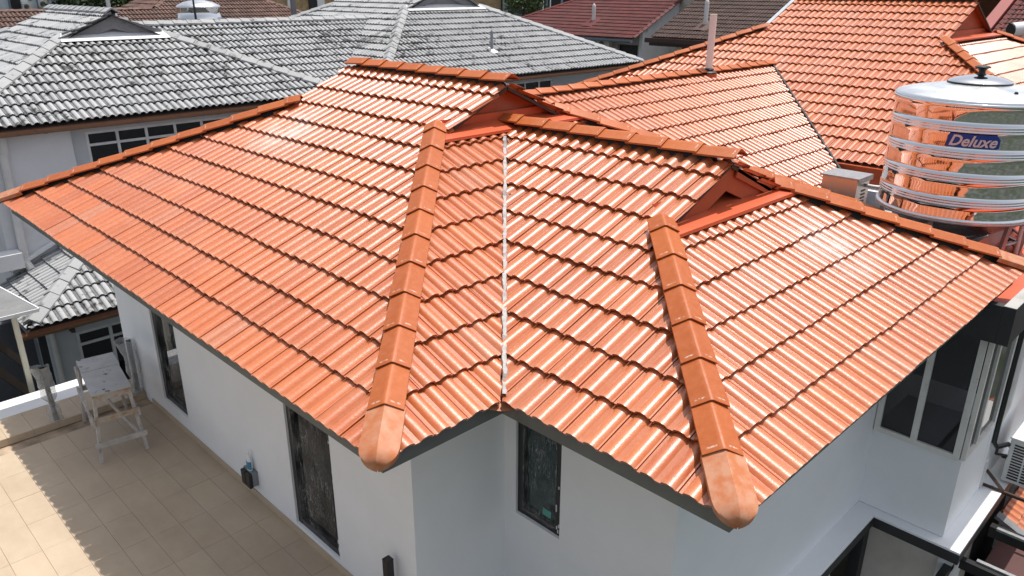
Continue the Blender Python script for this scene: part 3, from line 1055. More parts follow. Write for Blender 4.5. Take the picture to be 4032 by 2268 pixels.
ribbon(vd := B(), (10.41 - yf, yf, zf3), (5.218, yr3, zr3), .04, .02, .3)
vd.build('valley_gap', MT['black'], house)
ribbon(vd := B(), (w_ + .06, .03, .02), (xr2, h2 - .03, T * h2), .05, .015, .3)
vd.build('valley_gap', MT['black'], house)
vb = B()
o_ = V((-.018, .018, 0))
ribbon(vb, V((w_ + .03, -.03, 0)) + o_, V((xr2 - .25, h2 - .25, T * (h2 - .25))) + o_, .025, .076, .8, n=110)
vb.build('valley_mortar', MT['mortar'], house, smooth=True)
vb = B()
o2_ = V((.022, -.022, 0))
ribbon(vb, V((w_ + .08, .02, 0)) + o2_, V((xr2 - .2, h2 - .2, T * (h2 - .2))) + o2_, .02, .042, .9, n=80)
vb.build('valley_gap', MT['black'], house)
vb = B()
vb.add([(w_ - .140, -.004, .002), (w_ - .004, -.140, .002), (w_ + .30, .17, .10), (w_ + .17, .30, .10), (w_ - .062, -.062, -.018), (w_ + .235, .235, .085)],
       [(0, 4, 5, 3), (4, 1, 2, 5)])
vb.build('valley_gutter', MT['cap'], house)

# --- gablets
def gablet(x0, x1, y, zb_, za, boards=False, dent=True, t=T, rec=.17, flash=True):
    xm = (x0 + x1) / 2
    b = B()
    n = 14
    vs, fs = [], []
    for i in range(n + 1):
        for k in range(n + 1):
            u, v = i / n, k / n
            x = x0 + (x1 - x0) * u
            top = zb_ + (za - zb_) * (1 - abs(2 * u - 1))
            z = zb_ - .02 + (top - zb_ + .02) * v
            dd = .016 * noise.noise(V((x * 3.1, z * 4.3, 5.5))) + .012 * abs(noise.noise(V((x * 1.7 + z * 3, z * 1.5, 1.1))))
            vs.append((x, y + rec + (dd if dent else 0), z))
    for i in range(n):
        for k in range(n):
            a = i * (n + 1) + k
            fs.append((a, a + n + 1, a + n + 2, a + 1))
    b.add(vs, fs)
    b.build('gable_panel', MT['sheet'], house, smooth=False)
    if not flash:
        return
    f = B()
    z0 = zb_
    f.add([(x0 + .30, y + rec - .03, z0 + .12), (x1 - .30, y + rec - .03, z0 + .12), (x1 + .05, y - .13, z0 - T * .13 + .11), (x0 + .03, y - .13, z0 - T * .13 + .11),
           (x0 + .03, y - .132, z0 - T * .13 + .08), (x1 + .05, y - .132, z0 - T * .13 + .08), (x0 + .2, y + rec - .032, z0 + .2), (x1 - .2, y + rec - .032, z0 + .2)],
          [(0, 1, 2, 3), (3, 2, 5, 4), (6, 7, 1, 0)])
    f.build('flashing', MT['flash'], house)
    if boards:
        for s in (-1, 1):
            p = V((xm - s * .02, y + .06 + .0015 * s, za - .13))
            q = V((xm + s * (x1 - x0) / 2 * .74, y + .06 + .0015 * s, zb_ + (za - zb_) * .26 - .12))
            bar('barge_board', 'sheet', house, p, q, .022, .20, (0, 0, 1))
        bar('barge_board', 'sheet', house, V((xm + .12, y + .03, za - .095)), V((x1 - .22, y + .03, zb_ + .075)), .02, .085)
    # dark verge underside strips
    for s in (-1, 1):
        bar('verge_batten', 'darkwood', house, V((xm + s * .01, y + .035, za - .018)), V((xm + s * (x1 - x0) / 2, y + .035, zb_ - .018)), .03, .03)
gablet(g1, xe1 - g1, g1, T * g1, T * xr1)
gablet(w_ + g2, xe2 - g2, -d_ + g2, T * g2, T * h2, boards=True, rec=.30)
gablet(15.78, 19.22, yn1, zb0 + T * 4.88, zb0 + T * 6.6, dent=False)
gablet(g1 + .1, xe1 - g1 - .1, L - g1 - .35, T * g1, T * xr1 - .05, dent=False, flash=False)
tb = B().beam((15.95, yf1 + .02, zb0 + T * 5.05 + .05), (17.55, yf1 + .02, zb0 + T * 6.65 + .05), .10, .07)
tb.build('verge_trim', MT['trim'], house)

# ================================================================== GREY HOUSE
def simple_roof(parent, name, tmesh, tmat, hipm, limit, items, dmat='gdeck'):
    TT = []
    for it in items:
        lay(TT, *it)
    emit(TT, parent, name, tmat, limit)

gh = thing('house', (9, 18, GZ), 'house with weathered white-grey tiled roof blotched with black mould', 'house')
gt = tile_mesh('roof_tile', MT['grey_tile'], rollh=.046, lift=.046, detail=True)
ghm = ridge_mesh('ridge_tile', MT['grey_hip'], hw=.15, drop=.085, th=.04)
GT = []
ze1, y1 = .266, 13.30
x1a, x1b, ga = .22, 8.58, 3.04
x1m = (x1a + x1b) / 2
yb1 = 23.43
ze2, y2 = .258, 13.37
x2a, x2b, gg = 9.61, 20.88, 4.04
x2m = (x2a + x2b) / 2
yb2 = 25.7
yc, zc = 18.4, ze2 + T * 3.33
ycE = 15.1
s = Slope((0, y1, ze1), (0, 1, 0))
lay(GT, s, gt, [(-1, 9, [(-1, 1, y1 - x1a), (1, 1, y1 + x1b), (0, 1, y1 + ga - .05)])], x1a, x1b, ga)
s = Slope((x1a, 0, ze1), (1, 0, 0))
lay(GT, s, gt, [(-1, ga - .05, [(1, -1, x1a - y1), (1, 1, x1a + yb1)]), (ga - .05, 9, [(0, -1, -(y1 + ga - .2)), (0, 1, yb1 - ga + .2), (1, 0, x1m)])], -24, -13, x1m - x1a)
s = Slope((0, ycE, zc - T * (yc - ycE)), (0, 1, 0))
lay(GT, s, gt, [(-1, 9, [(-1, -1, -23.67), (1, -1, x2a - ycE + (ze2 - (zc - T * (yc - ycE))) / T * -1 - .02), (0, 1, yc - .03)])], 4.8, 13.2, yc - ycE)
s = Slope((0, y2, ze2), (0, 1, 0))
lay(GT, s, gt, [(-1, 9, [(-1, 1, y2 - x2a), (1, 1, y2 + x2b), (0, 1, y2 + gg - .05)])], x2a, x2b, gg)
s = Slope((x2a, 0, ze2), (1, 0, 0))
vx = x2a + (zc - ze2) / T            # where connecting ridge meets the slope
lay(GT, s, gt, [(-1, gg - .05, [(1, -1, x2a - y2), (-1, 1, yc - vx - .02), (0, 1, yc)]), (gg - .05, 9, [(0, -1, -(y2 + gg - .2)), (0, 1, yb2 - gg + .2), (1, 0, x2m)])], -26, -13, x2m - x2a)
lay(GT, s, gt, [(-1, gg - .05, [(1, 1, x2a + yb2), (0, -1, -yc)])], -26, -13, gg)
# lower porch roof
yl, zl, xl = 11.11, -2.84, .38
s = Slope((0, yl, zl), (0, 1, 0))
lay(GT, s, gt, [(-1, 9, [(-1, 1, yl - xl), (0, 1, 13.66)])], 0, 6, 13.66 - yl)
s = Slope((xl, 0, zl), (1, 0, 0))
lay(GT, s, gt, [(-1, 9, [(1, -1, xl - yl), (0, 1, 13.66)])], -13.7, -11, 2.6)
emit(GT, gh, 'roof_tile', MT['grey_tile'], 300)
gd = B()
e_ = .015
zz = lambda z0, h: z0 + T * h - e_
gd.quad((x1a, y1, zz(ze1, 0)), (x1b, y1, zz(ze1, 0)), (x1b - ga, y1 + ga, zz(ze1, ga)), (x1a + ga, y1 + ga, zz(ze1, ga)))
gd.quad((x1a, y1, zz(ze1, 0)), (x1a + ga, y1 + ga, zz(ze1, ga)), (x1a + ga, yb1 - ga, zz(ze1, ga)), (x1a, yb1, zz(ze1, 0)))
gd.quad((x1b, y1, zz(ze1, 0)), (x1b - ga, y1 + ga, zz(ze1, ga)), (x1b - ga, yb1 - ga, zz(ze1, ga)), (x1b, yb1, zz(ze1, 0)))
for sx, x0 in ((1, x1a), (-1, x1b)):
    gd.quad((x0 + sx * ga, y1 + ga - .2, zz(ze1, ga)), (x1m, y1 + ga - .2, zz(ze1, x1m - x1a)), (x1m, yb1 - ga + .2, zz(ze1, x1m - x1a)), (x0 + sx * ga, yb1 - ga + .2, zz(ze1, ga)))
gd.quad((x2a, y2, zz(ze2, 0)), (x2b, y2, zz(ze2, 0)), (x2b - gg, y2 + gg, zz(ze2, gg)), (x2a + gg, y2 + gg, zz(ze2, gg)))
gd.quad((x2a, y2, zz(ze2, 0)), (x2a + gg, y2 + gg, zz(ze2, gg)), (x2a + gg, yb2 - gg, zz(ze2, gg)), (x2a, yb2, zz(ze2, 0)))
gd.quad((x2b, y2, zz(ze2, 0)), (x2b - gg, y2 + gg, zz(ze2, gg)), (x2b - gg, yb2 - gg, zz(ze2, gg)), (x2b, yb2, zz(ze2, 0)))
for sx, x0 in ((1, x2a), (-1, x2b)):
    gd.quad((x0 + sx * gg, y2 + gg - .2, zz(ze2, gg)), (x2m, y2 + gg - .2, zz(ze2, x2m - x2a)), (x2m, yb2 - gg + .2, zz(ze2, x2m - x2a)), (x0 + sx * gg, yb2 - gg + .2, zz(ze2, gg)))
gd.quad((4.9, ycE, zc - T * (yc - ycE) - e_), (13.0, ycE, zc - T * (yc - ycE) - e_ - .0), (13.0, yc, zc - e_), (4.9, yc, zc - e_))
gd.quad((4.9, yc, zc - e_), (13.0, yc, zc - e_), (13.0, 22, zc - e_ - T * 3.6), (4.9, 22, zc - e_ - T * 3.6))
gd.quad((xl, yl, zl - e_), (7, yl, zl - e_), (7, 13.68, zz(zl, 2.57)), (xl + 2.57, 13.68, zz(zl, 2.57)))
gd.quad((xl, yl, zl - e_), (xl + 2.57, 13.68, zz(zl, 2.57)), (xl, 13.68, zl - e_))
gd.build('roof_deck', MT['gdeck'], gh)
# hips
gbd = (gh, 'hip_bedding', plain('old_hip_mortar', (.16, .155, .15), .9, var=.4, scale=8))
gs = ridge_mesh('ridge_tile', MT['grey_hip'], length=.25, hw=.13, drop=.075, th=.03)
gc = cap_mesh('hip_end_tile', MT['grey_hip'])
kw = dict(par=gh, m=ghm, mshort=gs, capm=gc, b=gbd, top=False, dz=.165)
hip((x1a, y1, ze1), 1, 1, ga, .25, -.1, 11, **kw)
hip((x1b, y1, ze1), -1, 1, ga, .25, -.1, 11, **kw)
hip((x1a, yb1, ze1), 1, -1, ga, .25, -.1, 11, **kw)
hip((x2a, y2, ze2), 1, 1, gg, .25, -.1, 15, **kw)
hip((x2b, y2, ze2), -1, 1, gg, .25, -.1, 15, **kw)
hip((x2a, yb2, ze2), 1, -1, gg, .25, -.1, 15, **kw)
hip((xl, yl, zl), 1, 1, 2.5, .1, None, 9, **kw)
run(gh, 'ridge_tile', ghm, (x1m, y1 + ga - .2, ze1 + T * (x1m - x1a)), (x1m, yb1 - ga + .2, ze1 + T * (x1m - x1a)), 0, dz=.16)
run(gh, 'ridge_tile', ghm, (x2m, y2 + gg - .2, ze2 + T * (x2m - x2a)), (x2m, yb2 - gg + .2, ze2 + T * (x2m - x2a)), 0, dz=.16)
run(gh, 'ridge_tile', ghm, (5.1, yc, zc), (13.0, yc, zc), 0, dz=.16)
vv = B()
ribbon(vv, (x2a + .02 + (ycE - ycE), ycE + (x2a - (vx - (yc - ycE))), ze2), (vx, yc, zc), .05, .03, .3)
vv.build('valley_gutter', MT['gdeck'], gh)
# gablets
def grey_gablet(x0, x1, y, zb_, za, n):
    xm = (x0 + x1) / 2
    hs = (za - zb_) / n
    for k in range(n):
        f = k / n
        za_ = zb_ + hs * k
        wdt = (x1 - x0) / 2 * (1 - f) - .05
        B().obox((xm, y + .04, za_ + hs * .5), (wdt, 0, 0), (0, .03, hs * .34), (0, -.004, hs * .5)).build('louvre_board', MT['timber_grey'], gh)
    for sg in (-1, 1):
        q = V((xm + sg * (x1 - x0) / 2 * .93, y - .06, zb_ + .02))
        bar('barge_board', 'timber_grey', gh, V((xm - sg * .04, y - .06 + .002 * sg, za - .145)), q, .03, .27)
    f = B().add([(x0 + .02, y - .0, zb_ + .14), (x1 - .02, y - .0, zb_ + .14), (x1 + .06, y - .30, zb_ - .02), (x0 - .06, y - .30, zb_ - .02)], [(0, 1, 2, 3)])
    f.build('flashing', MT['whiteflash'], gh)
grey_gablet(x1a + ga, x1b - ga, y1 + ga, ze1 + T * ga, ze1 + T * (x1m - x1a), 5)
grey_gablet(x2a + gg, x2b - gg, y2 + gg, ze2 + T * gg, ze2 + T * (x2m - x2a), 6)
def half_gutter(parent, mat, p, q, r=.075, seg=6):
    p, q = V(p), V(q)
    d = (q - p)
    side = d.cross(V((0, 0, 1))).normalized()
    b = B()
    prof = [(side * r * math.cos(a) + V((0, 0, -r * 1.25 * math.sin(a)))) for a in np.linspace(0, math.pi, 9)]
    vs = []
    for P_ in (p, q):
        vs += [P_ + o for o in prof]
    n = len(prof)
    b.add(vs, [(i, i + 1, n + i + 1, n + i) for i in range(n - 1)])
    m = max(1, int(d.length / 1.6))
    for i in range(1, m):
        c = p.lerp(q, i / m)
        vs = []
        for P_ in (c - d.normalized() * .03, c + d.normalized() * .03):
            vs += [P_ + o * 1.06 for o in prof]
        b.add(vs, [(k, k + 1, n + k + 1, n + k) for k in range(n - 1)])
    return b.build('gutter', MT[mat], parent)
half_gutter(gh, 'gutter', (x1a - .1, y1 - .03, ze1 - .03), (x1b + .1, y1 - .03, ze1 - .03), .085)
half_gutter(gh, 'gutter', (x2a - .1, y2 - .03, ze2 - .03), (x2b + .1, y2 - .03, ze2 - .03), .085)
half_gutter(gh, 'gutter', (xl - .15, yl - .03, zl - .03), (7, yl - .03, zl - .03), .085)
# walls
YW = 13.7
hb = B().quad((x1a + .6, YW - .12, GZ), (2.34, YW - .12, GZ), (2.34, YW - .12, ze1 - .1), (x1a + .6, YW - .12, ze1 - .1))
hb.quad((2.34, YW - .12, GZ), (2.34, YW, GZ), (2.34, YW, ze1 - .1), (2.34, YW - .12, ze1 - .1))
hb.quad((x1a + .6, YW - .12, GZ), (x1a + .6, 23, GZ), (x1a + .6, 23, ze1 - .1), (x1a + .6, YW - .12, ze1 - .1))
hb.build('wall', MT['oldwhite'], gh)
hb = B()
holed_wall(hb, (0, YW, 0), (1, 0, 0), 2.34, 8.2, GZ, ze1 - .1, [(2.64, 7.1, -1.0, .0)], .1, (0, 1, 0))
holed_wall(hb, (0, 14.9, 0), (1, 0, 0), 8.2, x2a + .9, GZ, ze1 - .1, [], .1, (0, 1, 0))
hb.quad((8.2, YW, GZ), (8.2, 14.9, GZ), (8.2, 14.9, ze1), (8.2, YW, ze1))
hb.build('wall', MT['greywall'], gh)
window(gh, (0, YW + .06, 0), (1, 0, 0), (0, -1, 0), 2.64, 7.1, -1.0, .0, None, 'whiteframe', 'glass', fw=.05, fd=.05, mull=(3.25, 3.84, 4.45, 5.05, 5.65, 6.3), rails=(-.27,))
hb = B()
holed_wall(hb, (0, 14.1, 0), (1, 0, 0), x2a + .6, x2b - .6, GZ, ze2 - .1, [(13.2, 17.0, -1.0, -.05)], .1, (0, 1, 0))
hb.quad((x2a + .6, 14.1, GZ), (x2a + .6, 20, GZ), (x2a + .6, 20, ze2 - .1), (x2a + .6, 14.1, ze2 - .1))
hb.build('wall', MT['greywall'], gh)
window(gh, (0, 14.16, 0), (1, 0, 0), (0, -1, 0), 13.2, 17.0, -1.0, -.05, None, 'whiteframe', 'glass', fw=.05, fd=.05, mull=(13.85, 14.5, 15.1, 15.75, 16.4))
sb = B()
for (xa, xb_, ya, yb_, z_) in ((x1a + .1, x1b - .1, y1 + .02, YW + .3, ze1 - .09), (x2a + .1, x2b - .1, y2 + .02, 14.4, ze2 - .09), (xl, 7, yl + .02, 12.3, zl - .09)):
    sb.quad((xa, ya, z_), (xb_, ya, z_), (xb_, yb_, z_), (xa, yb_, z_))
sb.build('soffit', MT['greywall'], gh)
hb = B()
holed_wall(hb, (0, 12.0, 0), (1, 0, 0), .945, 7, GZ, zl - .09, [(1.30, 3.1, -5.1, -3.45)], .1, (0, 1, 0))
hb.quad((.945, 12.0, GZ), (.945, 13.6, GZ), (.945, 13.6, zl), (.945, 12, zl))
hb.build('wall', MT['greywall'], gh)
window(gh, (0, 12.06, 0), (1, 0, 0), (0, -1, 0), 1.30, 3.1, -5.1, -3.45, None, 'whiteframe', 'glass', fw=.055, fd=.05, mull=(1.92, 2.5), rails=(-3.72,))
B().tube([(.89, 11.95, GZ), (.89, 11.95, zl - .1)], .05, 12).build('downpipe', MT['pvc'], gh, smooth=True)
B().box(.70, .80, 12.02, 12.2, GZ, zl - .1).build('pillar', MT['darkpaint'], gh)
B().tube([(1.14, YW - .19, ze1 - .1), (1.14, YW - .19, ze1 - .42), (1.11, YW - .19, ze1 - .5), (1.06, YW - .19, -2.30), (1.10, YW - .40, -2.46)], .075, 14).build('downpipe', MT['pvc'], gh, smooth=True)
B().beam((.75, YW - .2, -2.44), (2.4, YW - .2, -1.70), .14, .05).build('wall_flashing', MT['whiteflash'], gh)
B().box(.35, .98, YW - .5, YW - .13, -2.35, -2.05).build('ledge', MT['oldwhite'], gh)
bar('eave_bracket', 'darkwood', gh, (1.08, 11.3, -3.05), (1.25, 11.9, -3.35), .07, .09)
# vent pipe on grey roof
def vent(label, p, h, r, mat, flash, n, cat='vent pipe', fw=.25, grp=None):
    t = thing('vent_pipe', p, label, cat, grp)
    p = V(p)
    B().tube([p - V((0, 0, .1)), p + V((0, 0, h)), p + V((0, 0, h + r * .9)), p + V((0, 0, h + r * 1.8))], [r, r, r * .8, r * .15], 14).build('pipe', MT[mat], t, smooth=True)
    n = V(n)
    e = n.cross(V((0, 0, 1))).normalized()
    u = e.cross(n)
    b = B()
    vs, fs = [], []
    for i in range(9):
        s_ = (i - 4) / 4
        for k in (-.8, 1.6):
            vs.append(p + e * s_ * fw * .6 + (-u if u.z > 0 else u) * k * fw * .6 + n * (.085 - .05 * s_ * s_))
    for i in range(8):
        fs.append((i * 2, i * 2 + 2, i * 2 + 3, i * 2 + 1))
    b.add(vs, fs).build('flashing', MT[flash], t, smooth=True)
    return t
vent('grey vent pipe on the grey roof with pale square flashing', (14.9, 14.74, .88), .56, .048, 'plastic_grey', 'whiteflash', (0, -SN, CS), .34)

# ================================================================== HOUSES BEHIND
def back_house(loc, label, tmat, slopes, hips, walls, extra=None, rmat=None):
    t = thing('house', loc, label, 'house')
    tmm = tile_mesh('roof_tile', MT[tmat], rollh=.034, detail=False)
    TT = []
    for (O, I, regs, e0, e1, h1) in slopes:
        lay(TT, Slope(O, I), tmm, regs, e0, e1, h1)
    emit(TT, t, 'roof_tile', MT[tmat], 300)
    return t

# red roofed house
xr_, zr_, yra, yrb, hr_ = 30.05, .36, 20.71, 31.3, 6.0
rh = back_house((34, 26, GZ), 'house with faded red tiled roof and mould stained white side wall', 'red_tile',
    [((xr_, 0, zr_), (1, 0, 0), [(-1, 9, [(0, -1, -yra), (1, 1, xr_ + yrb)])], -32, -20, hr_)], None, None)
dk = B().quad((xr_, yra + .05, zr_ - .02), (xr_, yrb, zr_ - .02), (xr_ + hr_, yrb - hr_, zr_ + T * hr_ - .02), (xr_ + hr_, yra + .05, zr_ + T * hr_ - .02))
dk.quad((xr_ + 2 * hr_, yra, zr_ - .02), (xr_ + 2 * hr_, yrb, zr_ - .02), (xr_ + hr_, yrb - hr_, zr_ + T * hr_ - .02), (xr_ + hr_, yra, zr_ + T * hr_ - .02))
dk.quad((xr_, yrb, zr_ - .02), (xr_ + 2 * hr_, yrb, zr_ - .02), (xr_ + hr_, yrb - hr_, zr_ + T * hr_ - .02))
dk.build('roof_deck', MT['deck'], rh)
rrm = ridge_mesh('ridge_tile', MT['red_tile'], hw=.12, drop=.06)
run(rh, 'hip_tile', rrm, (xr_, yrb, zr_), (xr_ + hr_, yrb - hr_, zr_ + T * hr_), .1, dz=.12)
run(rh, 'verge_tile', rrm, (xr_, yra + .02, zr_), (xr_ + hr_, yra + .02, zr_ + T * hr_), .05, dz=.09)
half_gutter(rh, 'bluegutter', (xr_ - .08, yra, zr_ - .05), (xr_ - .08, yrb, zr_ - .05), .11)
wq = B()
sx = .95
wq.prism([(xr_ + sx, yra + .1, GZ), (xr_ + 11, yra + .1, GZ), (xr_ + 11, yra + .1, zr_ + T * 1.0), (xr_ + hr_, yra + .1, zr_ + T * hr_ - .05), (xr_ + sx, yra + .1, zr_ + T * sx - .05)], (0, .18, 0))
wq.build('side_wall', MT['stained'], rh)
wq = B()
holed_wall(wq, (xr_ + 1.15, 0, 0), (0, 1, 0), yra + .3, yrb - 1, GZ, zr_ + .3, [(21.2, 22.5, -2.6, -.02)], .2, (1, 0, 0))
wq.build('front_wall', plain('pinkish_grey_wall', (.50, .46, .47), .85, var=.06), rh)
B().quad((xr_ + 1.34, 21.1, -2.7), (xr_ + 1.34, 22.6, -2.7), (xr_ + 1.34, 22.6, .05), (xr_ + 1.34, 21.1, .05)).build('dark_doorway', MT['black'], rh)
wq = B().box(xr_ + 4.0, xr_ + 4.3, 17.0, yra + .09, GZ, 4.2)
wq.build('party_wall', plain('stained_beige_wall', (.44, .40, .34), .9, var=.1, dirt=(.1, .09, .08), dirt_amt=.6, dirt_scale=.8), rh)

def ac_unit(p, out, label, group=None, wdt=.8, dep=.3, hgt=.56):
    """outdoor unit, out = unit normal of the fan side, p = centre bottom"""
    t = thing('air_conditioner', p, label, 'air conditioner', group)
    p, out = V(p), V(out)
    e = V((-out.y, out.x, 0))
    B().obox(p + V((0, 0, hgt / 2)), e * wdt / 2, out * dep / 2, V((0, 0, hgt / 2))).build('casing', MT['ac'], t)
    c = p + V((0, 0, hgt * .5)) + out * (dep / 2 + .003) - e * wdt * .12
    r = hgt * .40
    b = B()
    n = 28
    vs = [c] + [c + e * r * math.cos(2 * math.pi * k / n) + V((0, 0, r * math.sin(2 * math.pi * k / n))) for k in range(n)]
    b.add(vs, [(0, 1 + k, 1 + (k + 1) % n) for k in range(n)])
    b.build('fan_opening', MT['plastic_black'], t)
    b = B()
    for rr in (.95, .7, .45, .2):
        pts = [c + out * .006 + e * r * rr * math.cos(2 * math.pi * k / 20) + V((0, 0, r * rr * math.sin(2 * math.pi * k / 20))) for k in range(21)]
        b.tube(pts, .004, 4, cap=False)
    b.build('fan_guard', MT['ac'], t)
    return t
ac_unit((xr_ + .95, 23.2, -.40), (-1, 0, 0), 'white air conditioner under the red roof beside a dark doorway')
vent('white vent pipe with rounded cap on the red tiled roof', (31.53, 24.45, 1.02), .75, .095, 'pvc', 'red_tile', (-SN, 0, CS), fw=.7)

# dark brown roofed house
xq, zq, yqa, yqb, hq = 28.05, .63, 6.2, 18.2, 6.0
bh = back_house((33, 12, GZ), 'cream walled house with dark brown tiled roof', 'brown_tile',
    [((xq, 0, zq), (1, 0, 0), [(-1, 9, [(0, -1, -yqa), (0, 1, yqb)])], -18.4, -6, hq)], None, None)
dk = B().quad((xq, yqa, zq - .02), (xq, yqb - .05, zq - .02), (xq + hq, yqb - .05, zq + T * hq - .02), (xq + hq, yqa, zq + T * hq - .02))
dk.quad((xq + 2 * hq, yqa, zq - .02), (xq + 2 * hq, yqb, zq - .02), (xq + hq, yqb, zq + T * hq - .02), (xq + hq, yqa, zq + T * hq - .02))
dk.build('roof_deck', MT['deck'], bh)
brm = ridge_mesh('ridge_tile', MT['brown_tile'], hw=.12, drop=.06)
run(bh, 'ridge_tile', brm, (xq + hq, yqa, zq + T * hq), (xq + hq, yqb, zq + T * hq), .0, dz=.1)
b = B().box(xq - .12, xq + .02, yqa, yqb + .25, zq - .22, zq - .02)
b.box(xq + .03, xq + .1, yqa, yqb + .1, zq - .36, zq - .23)
b.build('gutter', MT['darkgutter'], bh)
wq = B()
holed_wall(wq, (xq + .7, 0, 0), (0, 1, 0), yqa, yqb - .9, GZ, zq - .1, [(16.3, 16.95, -.45, .24)], .15, (1, 0, 0))
wq.quad((xq + .7, yqb - .9, GZ), (xq + 12, yqb - .9, GZ), (xq + 12, yqb - .9, zq + 2.5), (xq + .7, yqb - .9, zq + .2))
wq.build('wall', MT['cream'], bh)
window(bh, (xq + .8, 0, 0), (0, 1, 0), (-1, 0, 0), 16.3, 16.95, -.45, .24, None, 'darkgutter', 'glass', fw=.06)
vent('white vent pipe on the dark brown roof behind a taller pipe', (29.23, 16.17, 1.16), .95, .095, 'pvc', 'brown_tile', (-SN, 0, CS), fw=.6)

# maroon roofed house at far right
mh = back_house((32, -2, GZ), 'house with maroon tiled roof behind the orange gable', 'red_tile',
    [((28.05, 0, .35), (1, 0, 0), [(-1, 9, [(0, -1, 7.0), (0, 1, 5.0)])], -5.2, 7.2, 6.0)], None, None)
B().quad((28.05, -7, .33), (28.05, 5, .33), (34.05, 5, .33 + T * 6), (34.05, -7, .33 + T * 6)).build('roof_deck', MT['deck'], mh)
B().prism([(28.7, 5.0, GZ), (39, 5.0, GZ), (39, 5.0, .6), (34.05, 5.0, 3.0), (28.7, 5.0, .62)], (0, -.2, 0)).build('side_wall', MT['cream'], mh)
B().quad((28.75, 4.8, GZ), (28.75, -7, GZ), (28.75, -7, .5), (28.75, 4.8, .5)).build('front_wall', MT['cream'], mh)
B().beam((28.4, 5.22, .75), (34.05, 5.22, .75 + T * 5.65), .40, .10).build('verge_board', MT['red_pipe'], mh)
run(mh, 'verge_tile', rrm, (28.05, 5.0, .35), (34.05, 5.0, .35 + T * 6), .05, dz=.12)
cy = thing('water_heater', (26.5, 3.56, 1.2), 'white horizontal cylinder with black end beside the maroon roof', 'water heater')
B().tube([(26.46, 3.566, 1.55), (27.8, 2.5, 1.72)], .20, 28).build('cylinder', MT['bottle'], cy, smooth=True)
B().tube([(26.43, 3.59, 1.545), (26.47, 3.558, 1.551)], .192, 28).build('end_cap', MT['plastic_black'], cy, smooth=True)
b = B()
b.beam((26.7, 3.37, .5), (26.7, 3.37, 1.42), .05, .05, (1, 0, 0))
b.beam((27.5, 2.74, .5), (27.5, 2.74, 1.5), .05, .05, (1, 0, 0))
b.build('stand', MT['galv'], cy)

# rusty brown house at far left
zq2, yq2 = -.15, 26.5
uh = back_house((9, 31, GZ), 'low house with rusty brown tiled roof stained dark', 'rust_tile',
    [((0, yq2, zq2), (0, 1, 0), [(-1, 4.4, [(1, 1, 21.5 + yq2)]), (4.4, 9, [(-1, 1, 30.95 - 11.1), (1, 1, 21.5 + yq2)])], -1, 22, 6.6),
     ((11.1, 0, zq2 + T * 4.45), (1, 0, 0), [(-1, 9, [(1, -1, 11.1 - 30.95), (0, 1, 34.5)])], -35, -30, 2.1)], None, None)
dk = B().quad((-2, yq2, zq2 - .02), (21.5, yq2, zq2 - .02), (21.5 - 4.45, yq2 + 4.45, zq2 + T * 4.45 - .02), (-2, yq2 + 4.45, zq2 + T * 4.45 - .02))
dk.quad((11, yq2 + 4.45, zq2 + T * 4.45 - .02), (21.5 - 4.45, yq2 + 4.45, zq2 + T * 4.45 - .02), (21.5 - 6.6, yq2 + 6.6, zq2 + T * 6.6 - .02), (13.2, yq2 + 6.6, zq2 + T * 6.6 - .02))
dk.quad((-2, yq2 + 4.45, zq2 + T * 4.45 - .02), (11, yq2 + 4.45, zq2 + T * 4.45 - .02), (11, yq2 + 9, zq2), (-2, yq2 + 9, zq2))
dk.quad((11.1, yq2 + 4.45, zq2 + T * 4.45 - .02), (13.2, yq2 + 6.6, zq2 + T * 6.6 - .02), (13.2, 34.5, zq2 + T * 6.6 - .02), (11.1, 34.5, zq2 + T * 4.45 - .02))
dk.build('roof_deck', MT['deck'], uh)
B().box(-1.2, 20.6, yq2 + .8, yq2 + 10, GZ, zq2 + .1).build('wall', MT['oldwhite'], uh)
urm = ridge_mesh('ridge_tile', MT['rust_tile'], hw=.13, drop=.07)
run(uh, 'ridge_tile', urm, (11, yq2 + 4.45, zq2 + T * 4.45), (2, yq2 + 4.45, zq2 + T * 4.45), 0, dz=.1)
run(uh, 'hip_tile', urm, (21.5, yq2, zq2), (21.5 - 6.6, yq2 + 6.6, zq2 + T * 6.6), .1, dz=.1)
run(uh, 'hip_tile', urm, (11.1, yq2 + 4.45, zq2 + T * 4.45), (13.2, yq2 + 6.6, zq2 + T * 6.6), .1, dz=.1)
b = B().beam((14.0, 33.1, 2.74), (15.8, 33.1, 2.74), .7, .06)
b.build('red_ridge_sheet', MT['red_pipe'], uh)

# pale building far left
ph = thing('building', (9, 57, GZ), 'pale blue-white building far behind the left grey gable', 'building')
B().box(2, 15.1, 55, 62, GZ, 7).build('wall', MT['skywall'], ph)
b = B().box(11.72, 12.3, 54.93, 54.995, GZ, 6)
b.build('dark_opening', MT['black'], ph)
for xx, wd in ((11.62, .09), (13.2, .14), (14.08, .12), (10.9, .06)):
    B().box(xx, xx + wd, 54.85, 54.99, GZ, 6.5).build('wall_pipe', MT['bluegutter'], ph)
B().box(12.75, 12.95, 54.93, 54.994, 1.85, 2.6).build('window', MT['black'], ph)
B().box(13.6, 13.85, 54.93, 54.994, 1.8, 2.6).build('window', MT['black'], ph)
ac_unit((12.55, 54.72, 1.30), (0, -1, 0), 'small air conditioner low on the pale building, left of the other', wdt=.55, hgt=.38)
ac_unit((13.50, 54.72, 1.42), (0, -1, 0), 'small air conditioner on the pale building between two pipes', wdt=.5, hgt=.42)

